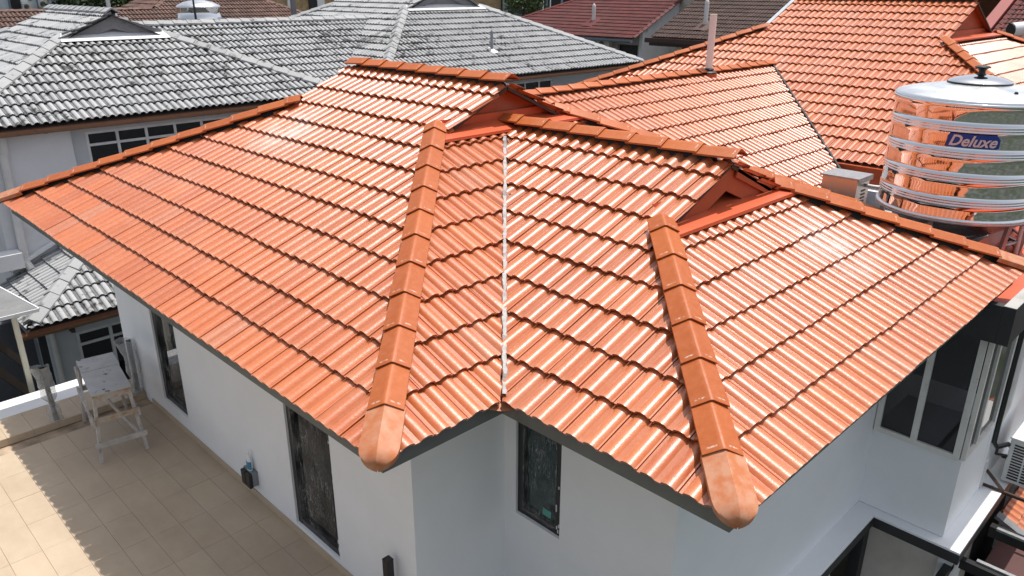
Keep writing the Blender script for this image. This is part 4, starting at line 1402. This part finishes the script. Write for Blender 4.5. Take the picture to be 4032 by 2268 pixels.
# brick building
bk = thing('building', (34, 47, GZ), 'yellow brick building with grey concrete columns behind the grey roofs', 'building')
B().box(23.0, 44.6, 45.03, 50, GZ, 7).build('wall', MT['brickmortar'], bk)
b = B()
for (xa, xb_, za, zb2) in ((22.9, 31.5, .9, 3.3), (39.5, 44.6, .3, 3.0)):
    nz = int((zb2 - za) / .085)
    for k in range(nz):
        x = xa + (.12 if k % 2 else 0)
        while x < xb_ - .2:
            j = random.gauss(0, .004)
            b.box(x, x + .222, 45.0 + j, 45.04, za + k * .085, za + k * .085 + .072)
            x += .235
o = b.build('brick', MT['yellowbrick'], bk)
tag(o, kind='stuff')
def brick_tint():
    t = NT('yellow_brick_tint')
    nd = t.n('TexWhiteNoise', noise_dimensions='3D')
    sn = t.n('VectorMath', operation='SNAP')
    t.t.links.new(t.pos(), sn.inputs[0])
    sn.inputs[1].default_value = (.235, 1.0, .085)
    t.t.links.new(sn.outputs[0], nd.inputs['Vector'])
    c = t.mix(nd.outputs['Value'], (.30, .19, .095), (.50, .36, .19))
    return t.out(c, .9)
o.data.materials[0] = brick_tint()
for xx, wd, mat_ in ((25.15, .34, 'oldwhite'), (27.35, .55, 'oldwhite'), (40.2, .3, 'maroon')):
    B().box(xx, xx + wd, 44.85, 44.995, GZ, 6.9).build('column', MT[mat_], bk)
B().box(26.75, 27.34, 44.9, 44.996, GZ, 6).build('dark_doorway', MT['black'], bk)

ck = thing('building', (47, 46, GZ), 'building clad in dark grey ribbed metal beside the brick wall', 'building')
b = B().box(44.75, 48.8, 44.3, 50, GZ, 6)
b.build('wall', MT['cladding'], ck)
b = B()
x = 44.85
while x < 48.6:
    b.box(x, x + .05, 44.26, 44.298, GZ, 5.9)
    x += .22
tag(b.build('cladding_rib', MT['cladding'], ck), kind='stuff')
B().box(48.62, 48.82, 44.2, 44.296, GZ, 6.2).build('corner_trim', MT['whiteflash'], ck)
B().box(44.62, 44.74, 44.4, 44.9, GZ, 6).build('corner_post', MT['trim'], ck)
dkh = thing('building', (53, 47, GZ), 'dark glazed building behind the red roof', 'building')
B().box(49, 58, 46, 52, GZ, 5).build('wall', MT['bluegutter'], dkh)
for k in range(4):
    B().box(49.3 + k * 2, 50.9 + k * 2, 45.94, 45.997, -1, 3.5).build('window', MT['glass'], dkh)
B().box(51.4, 51.55, 45.9, 45.99, GZ, 5).build('column', MT['skywall'], dkh)

# trees
def tree(p, label, cr, ch, n, leaf, seed):
    r = random.Random(seed)
    t = thing('tree', p, label, 'tree')
    p = V(p)
    tb = B()
    top = p + V((0, 0, ch))
    tb.tube([p, p + V((.15, .1, ch * .35)), p + V((-.1, .2, ch * .7)), top], [cr * .08, cr * .06, cr * .045, cr * .02], 10)
    clumps = []
    for k in range(15):
        a, e = r.uniform(0, 6.28), r.uniform(-.5, 1.0)
        q = top + V((math.cos(a) * cr * r.uniform(.35, .8), math.sin(a) * cr * r.uniform(.35, .8), e * cr * .75))
        tb.tube([p + V((0, 0, ch * r.uniform(.45, .9))), (p + V((0, 0, ch)) + q) / 2, q], [cr * .03, cr * .02, cr * .008], 6)
        clumps.append((q, cr * r.uniform(.28, .5)))
    tb.build('trunk', MT['bark'], t, smooth=True)
    vs, fs = [], []
    for i in range(n):
        q, rad = r.choice(clumps)
        d = V((r.gauss(0, 1), r.gauss(0, 1), r.gauss(0, 1))).normalized()
        c = q + d * rad * (r.random() ** .4)
        a = V((r.gauss(0, 1), r.gauss(0, 1), r.gauss(0, .6))).normalized() * r.uniform(.08, .17)
        b_ = a.cross(V((r.gauss(0, 1), r.gauss(0, 1), r.gauss(0, 1)))).normalized() * r.uniform(.05, .1)
        k = len(vs)
        vs += [c - a, c + b_, c + a, c - b_]
        fs.append((k, k + 1, k + 2, k + 3))
    B().add(vs, fs).build('crown', MT[leaf], t)
    return t
tree((14.6, 50, GZ), 'dark green tree right of the pale building', 3.0, 8.2, 9000, 'leaf2', 3)
tree((18.6, 52, GZ), 'mid green bushy tree behind the left grey gable ridge', 3.4, 8.0, 9000, 'leaf', 4)
tree((22.0, 56, GZ), 'dark green tree behind the rusty brown roof', 3.2, 8.6, 7000, 'leaf2', 6)
tree((40.5, 38.0, GZ), 'light green tree with thin leaves behind the red roof', 2.2, 8.3, 3500, 'leaf', 5)

# poles
t = thing('pole', (7.31, 25, GZ), 'slim white pole rising behind the left grey gable', 'pole')
B().beam((7.31, 25, GZ), (7.35, 25, 4.5), .10, .10, (0, 1, 0)).build('shaft', MT['pvc'], t)
t = thing('pole', (14.68, 26, GZ), 'grey pole rising beside the brick building', 'pole')
B().beam((14.68, 26, GZ), (14.66, 26, 4.5), .16, .16, (0, 1, 0)).build('shaft', MT['timber_grey'], t)

# ================================================================== WATER TANKS
def letter_mesh(txt, size, shear, bold):
    cu = bpy.data.curves.new('lettering_src', 'FONT')
    cu.body = txt
    cu.size = size
    cu.shear = shear
    cu.offset = bold
    cu.resolution_u = 3
    ob = bpy.data.objects.new('lettering_src', cu)
    COL.objects.link(ob)
    bpy.context.view_layer.update()
    me = bpy.data.meshes.new_from_object(ob.evaluated_get(bpy.context.evaluated_depsgraph_get()))
    bpy.data.objects.remove(ob)
    bpy.data.curves.remove(cu)
    return me
def ring(prof, R, z, k=3, r=.0075, gap=.030):
    for i in range(k):
        zc_ = z + (k / 2 - .5 - i) * gap
        prof += [(R, zc_ + r * 1.15), (R + r * .75, zc_ + r * .7), (R + r, zc_), (R + r * .75, zc_ - r * .7), (R, zc_ - r * 1.15)]
TX, TY, TR = 8.37, -.66, .88
tk = thing('water_tank', (TX, TY, -.02), 'large polished stainless steel water tank with blue name plate', 'water tank')
prof = [(TR + .018, 1.555), (TR + .026, 1.545), (TR + .026, 1.52), (TR + .01, 1.505), (TR, 1.49)]
zs = [1.27, .98, .70, .42]
prev = 1.49
for zq_ in zs:
    n = 6
    for i in range(1, n):
        f = i / n
        zc_ = prev + (zq_ + .06 - prev) * f
        prof.append((TR - .0022 * math.sin(math.pi * f), zc_))
    ring(prof, TR, zq_)
    prev = zq_ - .06
for i in range(1, 5):
    f = i / 5
    prof.append((TR - .0022 * math.sin(math.pi * f), prev + (.235 - prev) * f))
prof += [(TR, .235)]
B().lathe((TX, TY, 0), prof[::-1], 96).build('body', MT['steel'], tk, smooth=True, sharp=60)
pr = [(TR + .02, .235), (TR + .03, .225), (TR + .03, .20), (TR + .015, .19), (TR - .02, .185), (TR - .16, .08), (TR - .40, -.06), (.2, -.12), (.02, -.13)]
B().lathe((TX, TY, 0), pr[::-1], 96).build('base_bowl', MT['satin'], tk, smooth=True, sharp=60)
pr = [(TR + .015, 1.556), (TR + .012, 1.575), (TR - .02, 1.595), (TR * .8, 1.635), (TR * .55, 1.675), (.335, 1.70), (.33, 1.715)]
B().lathe((TX, TY, 0), pr, 96).build('lid', MT['satin'], tk, smooth=True, sharp=60)
pr = [(.34, 1.70), (.345, 1.72), (.33, 1.735), (.25, 1.765), (.12, 1.79), (.05, 1.795)]
B().lathe((TX, TY, 0), pr, 64).build('manhole_cover', MT['steel'], tk, smooth=True, sharp=50)
B().lathe((TX, TY, 0), [(.348, 1.700), (.350, 1.712), (.346, 1.716)], 64).build('cover_seal', MT['plastic_black'], tk, smooth=True)
pr = [(.06, 1.79), (.04, 1.81), (.035, 1.84), (.06, 1.87), (.085, 1.875), (.085, 1.888), (.06, 1.90)]
B().lathe((TX, TY, 0), pr, 32).build('knob', MT['plastic_black'], tk, smooth=True, sharp=50)
B().lathe((TX - .38, TY - .49, 1.64), [(.02, 0), (.024, .012), (.014, .03)], 16).build('rivet_cap', MT['plastic_black'], tk, smooth=True)
b = B().tube([(8.83, -1.22, 1.60), (8.83, -1.22, 1.72)], .04, 14)
b.tube([(8.83, -1.22, 1.72), (8.83, -1.22, 1.76)], .055, 14)
b.tube([(8.83, -1.22, 1.75), (9.0, -1.30, 1.75)], .035, 14)
b.build('inlet_fitting', MT['plastic_grey'], tk, smooth=True)
# name plate bent round the shell
def cyl(a, z, r):
    return V((TX + r * math.cos(a), TY + r * math.sin(a), z))
a0, a1, zc0 = math.radians(181.5), math.radians(216.2), 1.145
vs, fs = [], []
n = 24
for i in range(n + 1):
    f = i / n
    a = a0 + (a1 - a0) * f
    lo, hi = zc0 - .078, zc0 + .078
    cut = .03 * max(0, 1 - f / .05)
    cut2 = .05 * max(0, (f - .92) / .08)
    vs += [cyl(a, lo + .012 * max(0, (f - .95) / .05), TR + .006), cyl(a, hi - cut - cut2, TR + .006)]
for i in range(n):
    fs.append((2 * i, 2 * i + 2, 2 * i + 3, 2 * i + 1))
pl = B().add(vs, fs).build('name_plate', MT['decal'], tk)
me = letter_mesh('Deluxe', .150, .32, .0035)
xs = [v.co.x for v in me.vertices]
ys = [v.co.y for v in me.vertices]
wx, wy = max(xs) - min(xs), max(ys) - min(ys)
span = (a1 - a0) * TR
vs = []
for v in me.vertices:
    f = (v.co.x - min(xs)) / wx * .90 + .05
    z = zc0 - .062 + (v.co.y - min(ys)) / wy * .125
    vs.append(cyl(a0 + (a1 - a0) * f, z, TR + .010))
fs = [tuple(p.vertices) for p in me.polygons]
B().add(vs, fs).build('lettering', MT['lettering'], pl)

st = thing('tank_stand', (TX, TY, -.30), 'galvanised steel stand under the large water tank', 'tank stand')
b = B()
n = 48
for rr, zz_ in ((TR + .02, .19), (TR - .1, -.10)):
    pts = [(TX + rr * math.cos(2 * math.pi * k / n), TY + rr * math.sin(2 * math.pi * k / n), zz_) for k in range(n + 1)]
    b.tube(pts, .016, 8, cap=False)
b.build('ring_frame', MT['galv'], st, smooth=True)
ang = [math.radians(x) for x in (-88, 2, 92, 182, -45, 225)]
feet = []
for a in ang[:4] + [math.radians(240)]:
    p = V((TX + (TR - .02) * math.cos(a), TY + (TR - .02) * math.sin(a), .19))
    q = V((TX + (TR - .08) * math.cos(a), TY + (TR - .08) * math.sin(a), -.30))
    feet.append(q)
    bar('leg', 'galv', st, p, q, .05, .05, (math.cos(a), math.sin(a), 0))
for i in range(4):
    p, q = feet[i], feet[(i + 1) % 4]
    bar('cross_bar', 'galv', st, p + V((0, 0, .17)), q + V((0, 0, .17)), .03, .03)
    bar('brace', 'galv', st, p + V((0, 0, .08)), q + V((0, 0, .42)), .022, .022)

T2 = V((9.68, 23.5, 0))
t2 = thing('water_tank', (T2.x, T2.y, .9), 'small stainless steel water tank standing behind the grey ridge', 'water tank')
pr = [(.70, 1.0)]
for zq_ in (1.32, 1.70, ):
    ring(pr2 := [], .70, zq_, 3, .012, .034)
    pr += pr2[::-1]
pr += [(.70, 2.05), (.715, 2.07), (.715, 2.10), (.69, 2.12)]
B().lathe(T2, pr, 64).build('body', MT['steel'], t2, smooth=True, sharp=60)
B().lathe(T2, [(.69, 2.121), (.66, 2.15), (.45, 2.25), (.2, 2.30), (.02, 2.31)], 64).build('lid', MT['satin'], t2, smooth=True, sharp=50)
B().tube([T2 + V((-.42, -.62, 1.0)), T2 + V((-.42, -.62, 2.4)), T2 + V((-.40, -.45, 2.55))], .03, 10).build('black_pipe', MT['plastic_black'], t2, smooth=True)
vs = []
for i in range(7):
    a = math.radians(-62 + i * 3.2)
    for z_ in (1.52, 1.76):
        vs.append(T2 + V((.708 * math.cos(a), .708 * math.sin(a), z_)))
lp = B().add(vs, [(2 * i, 2 * i + 2, 2 * i + 3, 2 * i + 1) for i in range(6)]).build('name_plate', plain('sky_blue_decal', (.05, .24, .55), .4), t2)
me = letter_mesh('D', .22, 0, .004)
xs = [v.co.x for v in me.vertices]
vs = [T2 + V((.716 * math.cos(math.radians(-62 + 4) + (v.co.x - min(xs)) / .70), .716 * math.sin(math.radians(-62 + 4) + (v.co.x - min(xs)) / .70), 1.56 + v.co.y)) for v in me.vertices]
B().add(vs, [tuple(p.vertices) for p in me.polygons]).build('lettering', MT['bottle'], lp)
pt = thing('tank_plinth', (T2.x, T2.y, GZ), 'concrete plinth under the small water tank', 'plinth')
B().box(T2.x - .7, T2.x + .7, T2.y - .7, T2.y + .7, GZ, .98).build('block', MT['concrete'], pt)

# pump cover box and pipes on the flat roof
pb = thing('pump_cover', (8.5, .78, -.3), 'small sheet metal cover box with pipe beside the big tank', 'pump cover')
B().box(8.30, 8.72, .54, 1.03, -.3, .315).build('casing', metal('brushed_sheet_metal', (.55, .54, .53), .30), pb)
b = B().obox((8.51, .785, .33), (.24, 0, 0), (0, .275, 0), (0, 0, .012))
b.box(8.27, 8.75, .508, .518, .27, .318)
b.build('lid', MT['galv'], pb)
b = B()
for k in range(6):
    b.box(8.48, 8.60, .531, .5395, -.12 + k * .05, -.10 + k * .05)
b.build('vent_slot', MT['plastic_black'], pb)
b = B().tube([(8.60, .54, .20), (8.60, .42, .20), (8.64, .30, .20), (8.64, .28, .16), (8.64, .28, -.28)], .026, 12)
b.tube([(8.64, .28, .22), (8.64, .28, .13)], .038, 12)
b.build('pipe', MT['pvc'], pb, smooth=True)
wp = thing('water_pipe', (8.5, -1.4, -.3), 'white pipe with red valve wheel lying on the flat roof', 'pipe')
b = B().tube([(8.36, -1.45, -.26), (8.9, -1.39, -.26), (9.2, -1.36, -.26)], .03, 12)
b.tube([(8.36, -1.45, -.26), (8.36, -1.45, .1)], .026, 12)
b.tube([(8.62, -1.42, -.26), (8.75, -1.405, -.26)], .043, 12)
b.build('pipe', MT['pvc'], wp, smooth=True)
b = B().tube([(8.9, -1.39, -.24), (8.9, -1.39, -.17)], .015, 8)
b.tube([(8.9 + .06 * math.cos(k * math.pi / 8), -1.39 + .06 * math.sin(k * math.pi / 8), -.165) for k in range(17)], .011, 6, cap=False)
b.tube([(8.84, -1.39, -.166), (8.96, -1.39, -.166)], .008, 6)
b.build('valve_wheel', MT['red_pipe'], wp, smooth=True)
wp = thing('water_pipe', (9.5, -1.0, -.28), 'long white pipe along the far edge of the flat roof', 'pipe')
B().tube([(8.9, -.5, -.265), (9.4, -.83, -.265), (9.7, -1.0, -.265), (10.8, -1.05, -.265)], .03, 10).build('pipe', MT['pvc'], wp, smooth=True)

# tall vent pipe on the rear ridge
vp = thing('vent_pipe', (11.83, 5.13, 1.0), 'tall dusty white vent pipe with black collar on the orange ridge', 'vent pipe')
vb = V((11.77, 5.12, 1.07))
B().tube([vb, vb + V((0, 0, 1.18))], .068, 24).build('pipe', MT['pinkpvc'], vp, smooth=True)
B().tube([vb + V((0, 0, 1.182)), vb + V((0, 0, 1.195))], .071, 24).build('pipe_rim', MT['cream'], vp, smooth=True)
B().lathe(vb, [(.16, .075), (.165, .10), (.12, .125), (.10, .13), (.10, .165), (.075, .18)], 28).build('collar', MT['plastic_black'], vp, smooth=True)
B().lathe(vb + V((0, -.02, 0)), [(.16, -.14), (.15, .076)], 20).build('boot', MT['sheet'], vp, smooth=True)

# ================================================================== TERRACE THINGS
TC = V((.19, 6.40, 0))
TA = math.radians(-8.4)
ca, sa = math.cos(TA), math.sin(TA)
def tl(x, y, z):
    return V((TC.x + x * ca - y * sa, TC.y + x * sa + y * ca, ZF + z))
tr = thing('trestle', (TC.x, TC.y, ZF), 'paint splashed wooden trestle with two boards standing on the terrace', 'trestle')
ex, ey = V((ca, sa, 0)), V((-sa, ca, 0))
for (ya, yb_, xo) in ((-.57, .145, 0), (.15, .57, .01)):
    B().obox(tl(xo, (ya + yb_) / 2, .90 + xo * .4), ex * .222, ey * (yb_ - ya) / 2, V((0, 0, .009))).build('top_board', MT['board'], tr)
for yy in (-.535, .535):
    bar('top_rail', 'wood', tr, tl(-.215, yy, .845), tl(.215, yy, .845), .03, .085)
for xx in (-.19, .19):
    bar('side_rail', 'greywood', tr, tl(xx, -.5, .85), tl(xx, .5, .85), .028, .07)
legs = {}
for sx_ in (-1, 1):
    for sy_ in (-1, 1):
        p, q = tl(sx_ * .19, sy_ * .50, .88), tl(sx_ * .265, sy_ * .60, 0)
        legs[(sx_, sy_)] = (p, q)
        bar('leg', 'greywood', tr, p, q, .036, .036, (1, 0, 0))
def onleg(k, z):
    p, q = legs[k]
    f = (.88 - z) / .88
    return p.lerp(q, f)
up = V((0, 0, 1))
for z_, m in ((.56, 'wood'), (.24, 'greywood')):
    a, c = onleg((-1, -1), z_), onleg((1, -1), z_)
    dd = (c - a).normalized() * .05
    bar('stretcher', m, tr, a - dd - ey * .035, c + dd - ey * .035, .02, .07)
a, c = onleg((-1, 1), .5), onleg((1, 1), .5)
bar('stretcher', 'greywood', tr, a + ey * .035, c + ey * .035, .02, .07)
for sx_ in (-1, 1):
    a, c = onleg((sx_, -1), .53), onleg((sx_, 1), .50)
    dd = (c - a).normalized() * .06
    bar('stretcher', 'greywood', tr, a - dd + ex * sx_ * .035, c + dd + ex * sx_ * .035, .022, .075)
bar('brace', 'greywood', tr, onleg((-1, 1), .75) + ex * .02, onleg((1, -1), .2) - ex * .02 + ey * .03, .022, .06)
bar('brace', 'greywood', tr, onleg((-1, -1), .48) - ex * .05, onleg((-1, 1), .84) - ex * .05, .022, .06)

def wrapped_post(x, y, label, lean, flip):
    t = thing('railing_post', (x, y, ZK), label, 'railing post', 'railing posts wrapped in plastic')
    top = V((x + lean, y, ZK + .80))
    B().obox((V((x, y, ZK)) + top) / 2, V((.027, 0, 0)), V((0, .027, 0)), (top - V((x, y, ZK))) / 2).build('post', MT['blackmetal'], t)
    vs, fs = [], []
    nz, na = 34, 22
    for i in range(nz + 1):
        f = i / nz
        c = V((x, y, ZK)).lerp(top, f)
        pinch = 1 - .72 * math.exp(-((f - .33) / .07) ** 2) if flip else 1 - .3 * math.exp(-((f - .28) / .1) ** 2)
        for k in range(na):
            a = 2 * math.pi * k / na
            r = (.052 + .042 * math.sin(math.pi * min(1, f * 1.1)) ** .8) * pinch
            r += .10 * max(0, f - .62) * max(0, math.cos(a - (2.8 if flip else 2.6))) * 2.2
            r += .09 * max(0, f - .70) * max(0, math.cos(a - (-.4 if flip else 2.6))) * 1.8
            r += .022 * noise.noise(V((math.cos(a) * 2.2, math.sin(a) * 2.2, f * 6 + x * 5))) + .03 * math.exp(-(f / .05) ** 2)
            zz_ = c.z + (.03 * noise.noise(V((a * 1.3, 3, x))) if i == nz else 0) + (.004 if i == 0 else 0)
            vs.append(V((c.x + math.cos(a) * max(r, .04), c.y + math.sin(a) * max(r, .04), zz_)))
    for i in range(nz):
        for k in range(na):
            fs.append((i * na + k, i * na + (k + 1) % na, (i + 1) * na + (k + 1) % na, (i + 1) * na + k))
    B().add(vs, fs).build('plastic_wrap', MT['wrap'], t, smooth=True, sharp=70)
wrapped_post(-.272, 7.16, 'dark railing post tied in crumpled plastic at the open kerb', -.03, True)
wrapped_post(.80, 7.20, 'dark railing post in loose plastic sheet against the white wall', 0, False)

so = thing('power_socket', (.84, 3.9, -2.45), 'outdoor double socket with two black covers on the white wall', 'socket')
B().box(.815, .879, 3.79, 4.00, -2.53, -2.35).build('box', MT['plastic_grey'], so)
for yy in (3.80, 3.905):
    b = B().box(.775, .814, yy, yy + .09, -2.545, -2.365)
    b.box(.785, .80, yy + .03, yy + .06, -2.56, -2.546)
    b.build('cover', MT['plastic_black'], so)
bo = thing('bottle', (.835, 3.875, -2.35), 'white spray bottle with blue label standing on the socket box', 'bottle')
pr = [(.030, 0), (.034, .01), (.036, .06), (.034, .12), (.026, .165), (.015, .195), (.012, .205), (.012, .225), (.016, .228), (.014, .26), (.006, .268)]
bt = B().lathe((0, 0, 0), pr, 24)
bt.v = [V((.835 + p.x * .75, 3.875 + p.y * 1.25, -2.349 + p.z * .95)) for p in bt.v]
bt.build('body', MT['bottle'], bo, smooth=True)
vs = []
for i in range(13):
    a = math.pi * .62 + i * math.pi * .9 / 12
    for z_ in (.025, .13):
        vs.append(V((.835 + .0372 * .75 * math.cos(a), 3.875 + .0372 * 1.25 * math.sin(a), -2.349 + z_ * .95)))
B().add(vs, [(2 * i, 2 * i + 2, 2 * i + 3, 2 * i + 1) for i in range(12)]).build('label', MT['label'], bo, smooth=True)
po = thing('railing_post', (.785, 1.165, ZF), 'bare black metal post beside the white wall corner', 'railing post')
B().box(.75, .82, 1.13, 1.20, ZF, -1.935).build('post', MT['blackmetal'], po)
B().obox((.785, 1.165, -1.927), (.036, 0, 0), (0, .036, 0), (0, 0, .006)).build('cap', MT['blackmetal'], po)

# ================================================================== LEFT NEIGHBOUR
cn = thing('canopy', (-.14, 9.2, GZ), 'grey sheet canopy on a pale post at the left edge', 'canopy')
b = B().add([(.165, 8.9, -1.68), (-2.5, 8.9, -1.67), (-2.9, 12.6, -1.62), (-.36, 12.6, -1.62), (.165, 8.9, -1.70), (-2.5, 8.9, -1.69), (-2.9, 12.6, -1.64), (-.36, 12.6, -1.64)],
            [(0, 1, 2, 3), (4, 7, 6, 5), (0, 4, 5, 1), (0, 3, 7, 4)])
b.build('sheet', plain('grey_canopy_sheet', (.19, .19, .19), .7, var=.12, scale=3, dirt=(.35, .35, .34), dirt_amt=.4, dirt_scale=4), cn)
bar('edge_strip', 'whiteflash', cn, (.17, 8.89, -1.70), (-2.5, 8.89, -1.69), .02, .05)
bar('edge_strip', 'whiteflash', cn, (.175, 8.9, -1.685), (-.35, 12.6, -1.64), .02, .03)
bar('post', 'cream', cn, (-.11, 9.2, GZ), (-.11, 9.2, -1.71), .07, .07, (0, 1, 0))
bar('timber_brace', 'darkwood', cn, (.06, 10.2, -3.6), (-1.0, 9.9, -1.9), .12, .12)
bar('timber_brace', 'darkwood', cn, (.0, 9.9, -2.9), (-.7, 9.7, -1.75), .08, .10)
nb = thing('wall', (-3, 12.6, GZ), 'dark grey neighbour wall in shade under the canopy', 'wall')
B().box(-9, .69, 12.5, 12.7, GZ, -3.1).build('panel', plain('slate_grey_wall', (.10, .105, .12), .8, var=.05), nb)
tp = thing('tarpaulin', (.25, 11.8, GZ), 'crumpled black tarpaulin heap beyond the white ledge', 'tarpaulin')
vs, fs = [], []
n = 26
for i in range(n + 1):
    for k in range(n + 1):
        u, v = i / n * 2 - 1, k / n * 2 - 1
        h = max(0, 1 - (u * u + v * v)) ** .5
        nn = noise.noise(V((u * 2.5, v * 2.5, 4))) * .35 + noise.noise(V((u * 6, v * 6, 9))) * .16
        vs.append((.1 + u * 1.2, 11.7 + v * .75, GZ + h * (1.75 + nn)))
for i in range(n):
    for k in range(n):
        a = i * (n + 1) + k
        fs.append((a, a + n + 1, a + n + 2, a + 1))
B().add(vs, fs).build('sheet', MT['tarp'], tp)

# ================================================================== BOTTOM RIGHT
ax_ = thing('air_conditioner', (7.95, -2.2, -2.85), 'white air conditioner outdoor unit with slotted side hung by the bay window', 'air conditioner')
X0, X1, Y0, Y1, Z0, Z1 = 7.57, 8.35, -2.36, -2.03, -2.84, -2.26
B().box(X0, X1, Y0, Y1, Z0, Z1).build('casing', MT['ac'], ax_)
B().box(X0 - .012, X1 + .012, Y0 - .012, Y1 + .012, Z1 + .001, Z1 + .018).build('top_cover', MT['ac'], ax_)
for c_ in range(2):
    ya = Y1 - .05 - c_ * .135
    for k in range(13):
        zz_ = Z1 - .06 - k * .038
        B().box(X0 - .004, X0 - .001, ya - .115, ya, zz_ - .022, zz_).build('vent_slot', MT['plastic_black'], ax_)
for xx in (7.35, 8.2):
    bar('bracket_arm', 'darkgutter', ax_, (xx, -1.88, -2.87), (xx, -3.0, -2.87), .035, .035)
    bar('bracket_arm', 'darkgutter', ax_, (xx, -1.90, -2.66), (xx, -2.12, -2.86), .03, .03)
B().box(7.24, 7.33, -1.905, -1.885, -2.86, -2.50).build('bracket_plate', MT['ac'], ax_)
B().tube([(7.34, -1.90, -.45), (7.33, -1.90, -1.2), (7.36, -1.90, -2.0), (7.37, -1.90, -2.28), (7.42, -1.93, -2.36), (7.56, -2.02, -2.34)], .028, 10).build('refrigerant_pipe', MT['plastic_black'], ax_, smooth=True)
B().tube([(7.48, -1.93, -2.36), (7.48, -1.93, -2.48), (7.56, -2.03, -2.50)], .018, 8).build('drain_pipe', MT['plastic_black'], ax_, smooth=True)
dp = thing('downpipe', (7.62, -1.82, -2.8), 'thick white downpipe on the wall above the air conditioner', 'downpipe')
B().tube([(7.62, -1.83, -.44), (7.62, -1.83, -1.9), (7.58, -1.80, -2.15)], .10, 18).build('pipe', MT['pvc'], dp, smooth=True)

pg = thing('pergola', (6.6, -2.3, GZ), 'black steel pergola frame below the bay window ledge', 'pergola')
bar('beam', 'blackmetal', pg, (3.2, -1.98, -3.33), (6.22, -1.98, -3.33), .08, .10)
bar('beam', 'blackmetal', pg, (6.28, -2.06, -3.30), (6.28, -5.2, -3.30), .08, .12)
bar('beam', 'blackmetal', pg, (7.15, -2.12, -3.30), (7.15, -5.2, -3.30), .10, .14)
bar('edge_strip', 'galv', pg, (6.33, -2.2, -3.225), (6.33, -5.2, -3.225), .05, .02)
bar('edge_strip', 'galv', pg, (7.07, -2.2, -3.205), (7.07, -5.2, -3.205), .05, .03)
bar('post', 'blackmetal', pg, (6.28, -5.1, GZ), (6.28, -5.1, -3.37), .08, .08, (1, 0, 0))
bar('post', 'blackmetal', pg, (7.15, -5.1, GZ), (7.15, -5.1, -3.38), .08, .08, (1, 0, 0))
lr = thing('porch_roof', (9.5, -3, GZ), 'low orange tiled porch roof under the air conditioner', 'porch roof')
LT = []
sP = Slope((0, -4.2, -4.75), (0, 1, 0))
lay(LT, sP, tile_mesh('roof_tile', MT['tile_far']), [(-1, 9, [(-1, 0, -8.25), (1, 0, 12.5), (0, 1, -2.02)])], 8, 12.6, 2.2)
emit(LT, lr, 'roof_tile', MT['tile_far'], 300)
b = B().add([(8.2, -4.2, -4.77), (12.5, -4.2, -4.77), (12.5, -2.0, -4.77 + T * 2.2), (8.2, -2.0, -4.77 + T * 2.2)], [(0, 1, 2, 3)])
b.build('roof_deck', MT['deck'], lr)
B().beam((8.2, -4.2, -4.70), (8.2, -2.0, -4.70 + T * 2.2), .14, .05).build('verge_flashing', MT['timber_grey'], lr)
B().box(8.25, 12.4, -3.2, -2.0, GZ, -4.8).build('wall', MT['oldwhite'], lr)
B().box(7.3, 8.12, -2.75, -2.12, -4.2, -3.95).build('maroon_slab', MT['maroon'], lr)
for k in range(4):
    t = thing('pipe', (7.55 + k * .16, -2.9, GZ), ['leftmost', 'second', 'third', 'rightmost'][k] + ' of the four white upright pipes in the dark corner under the pergola', 'pipe', 'white pipes under the pergola')
    B().tube([(7.55 + k * .16, -2.9, GZ), (7.55 + k * .16, -2.9, -4.5)], .035, 10).build('shaft', MT['pvc'], t, smooth=True)

for o in list(bpy.data.objects):
    if o.type == 'EMPTY' and not o.children:
        bpy.data.objects.remove(o)
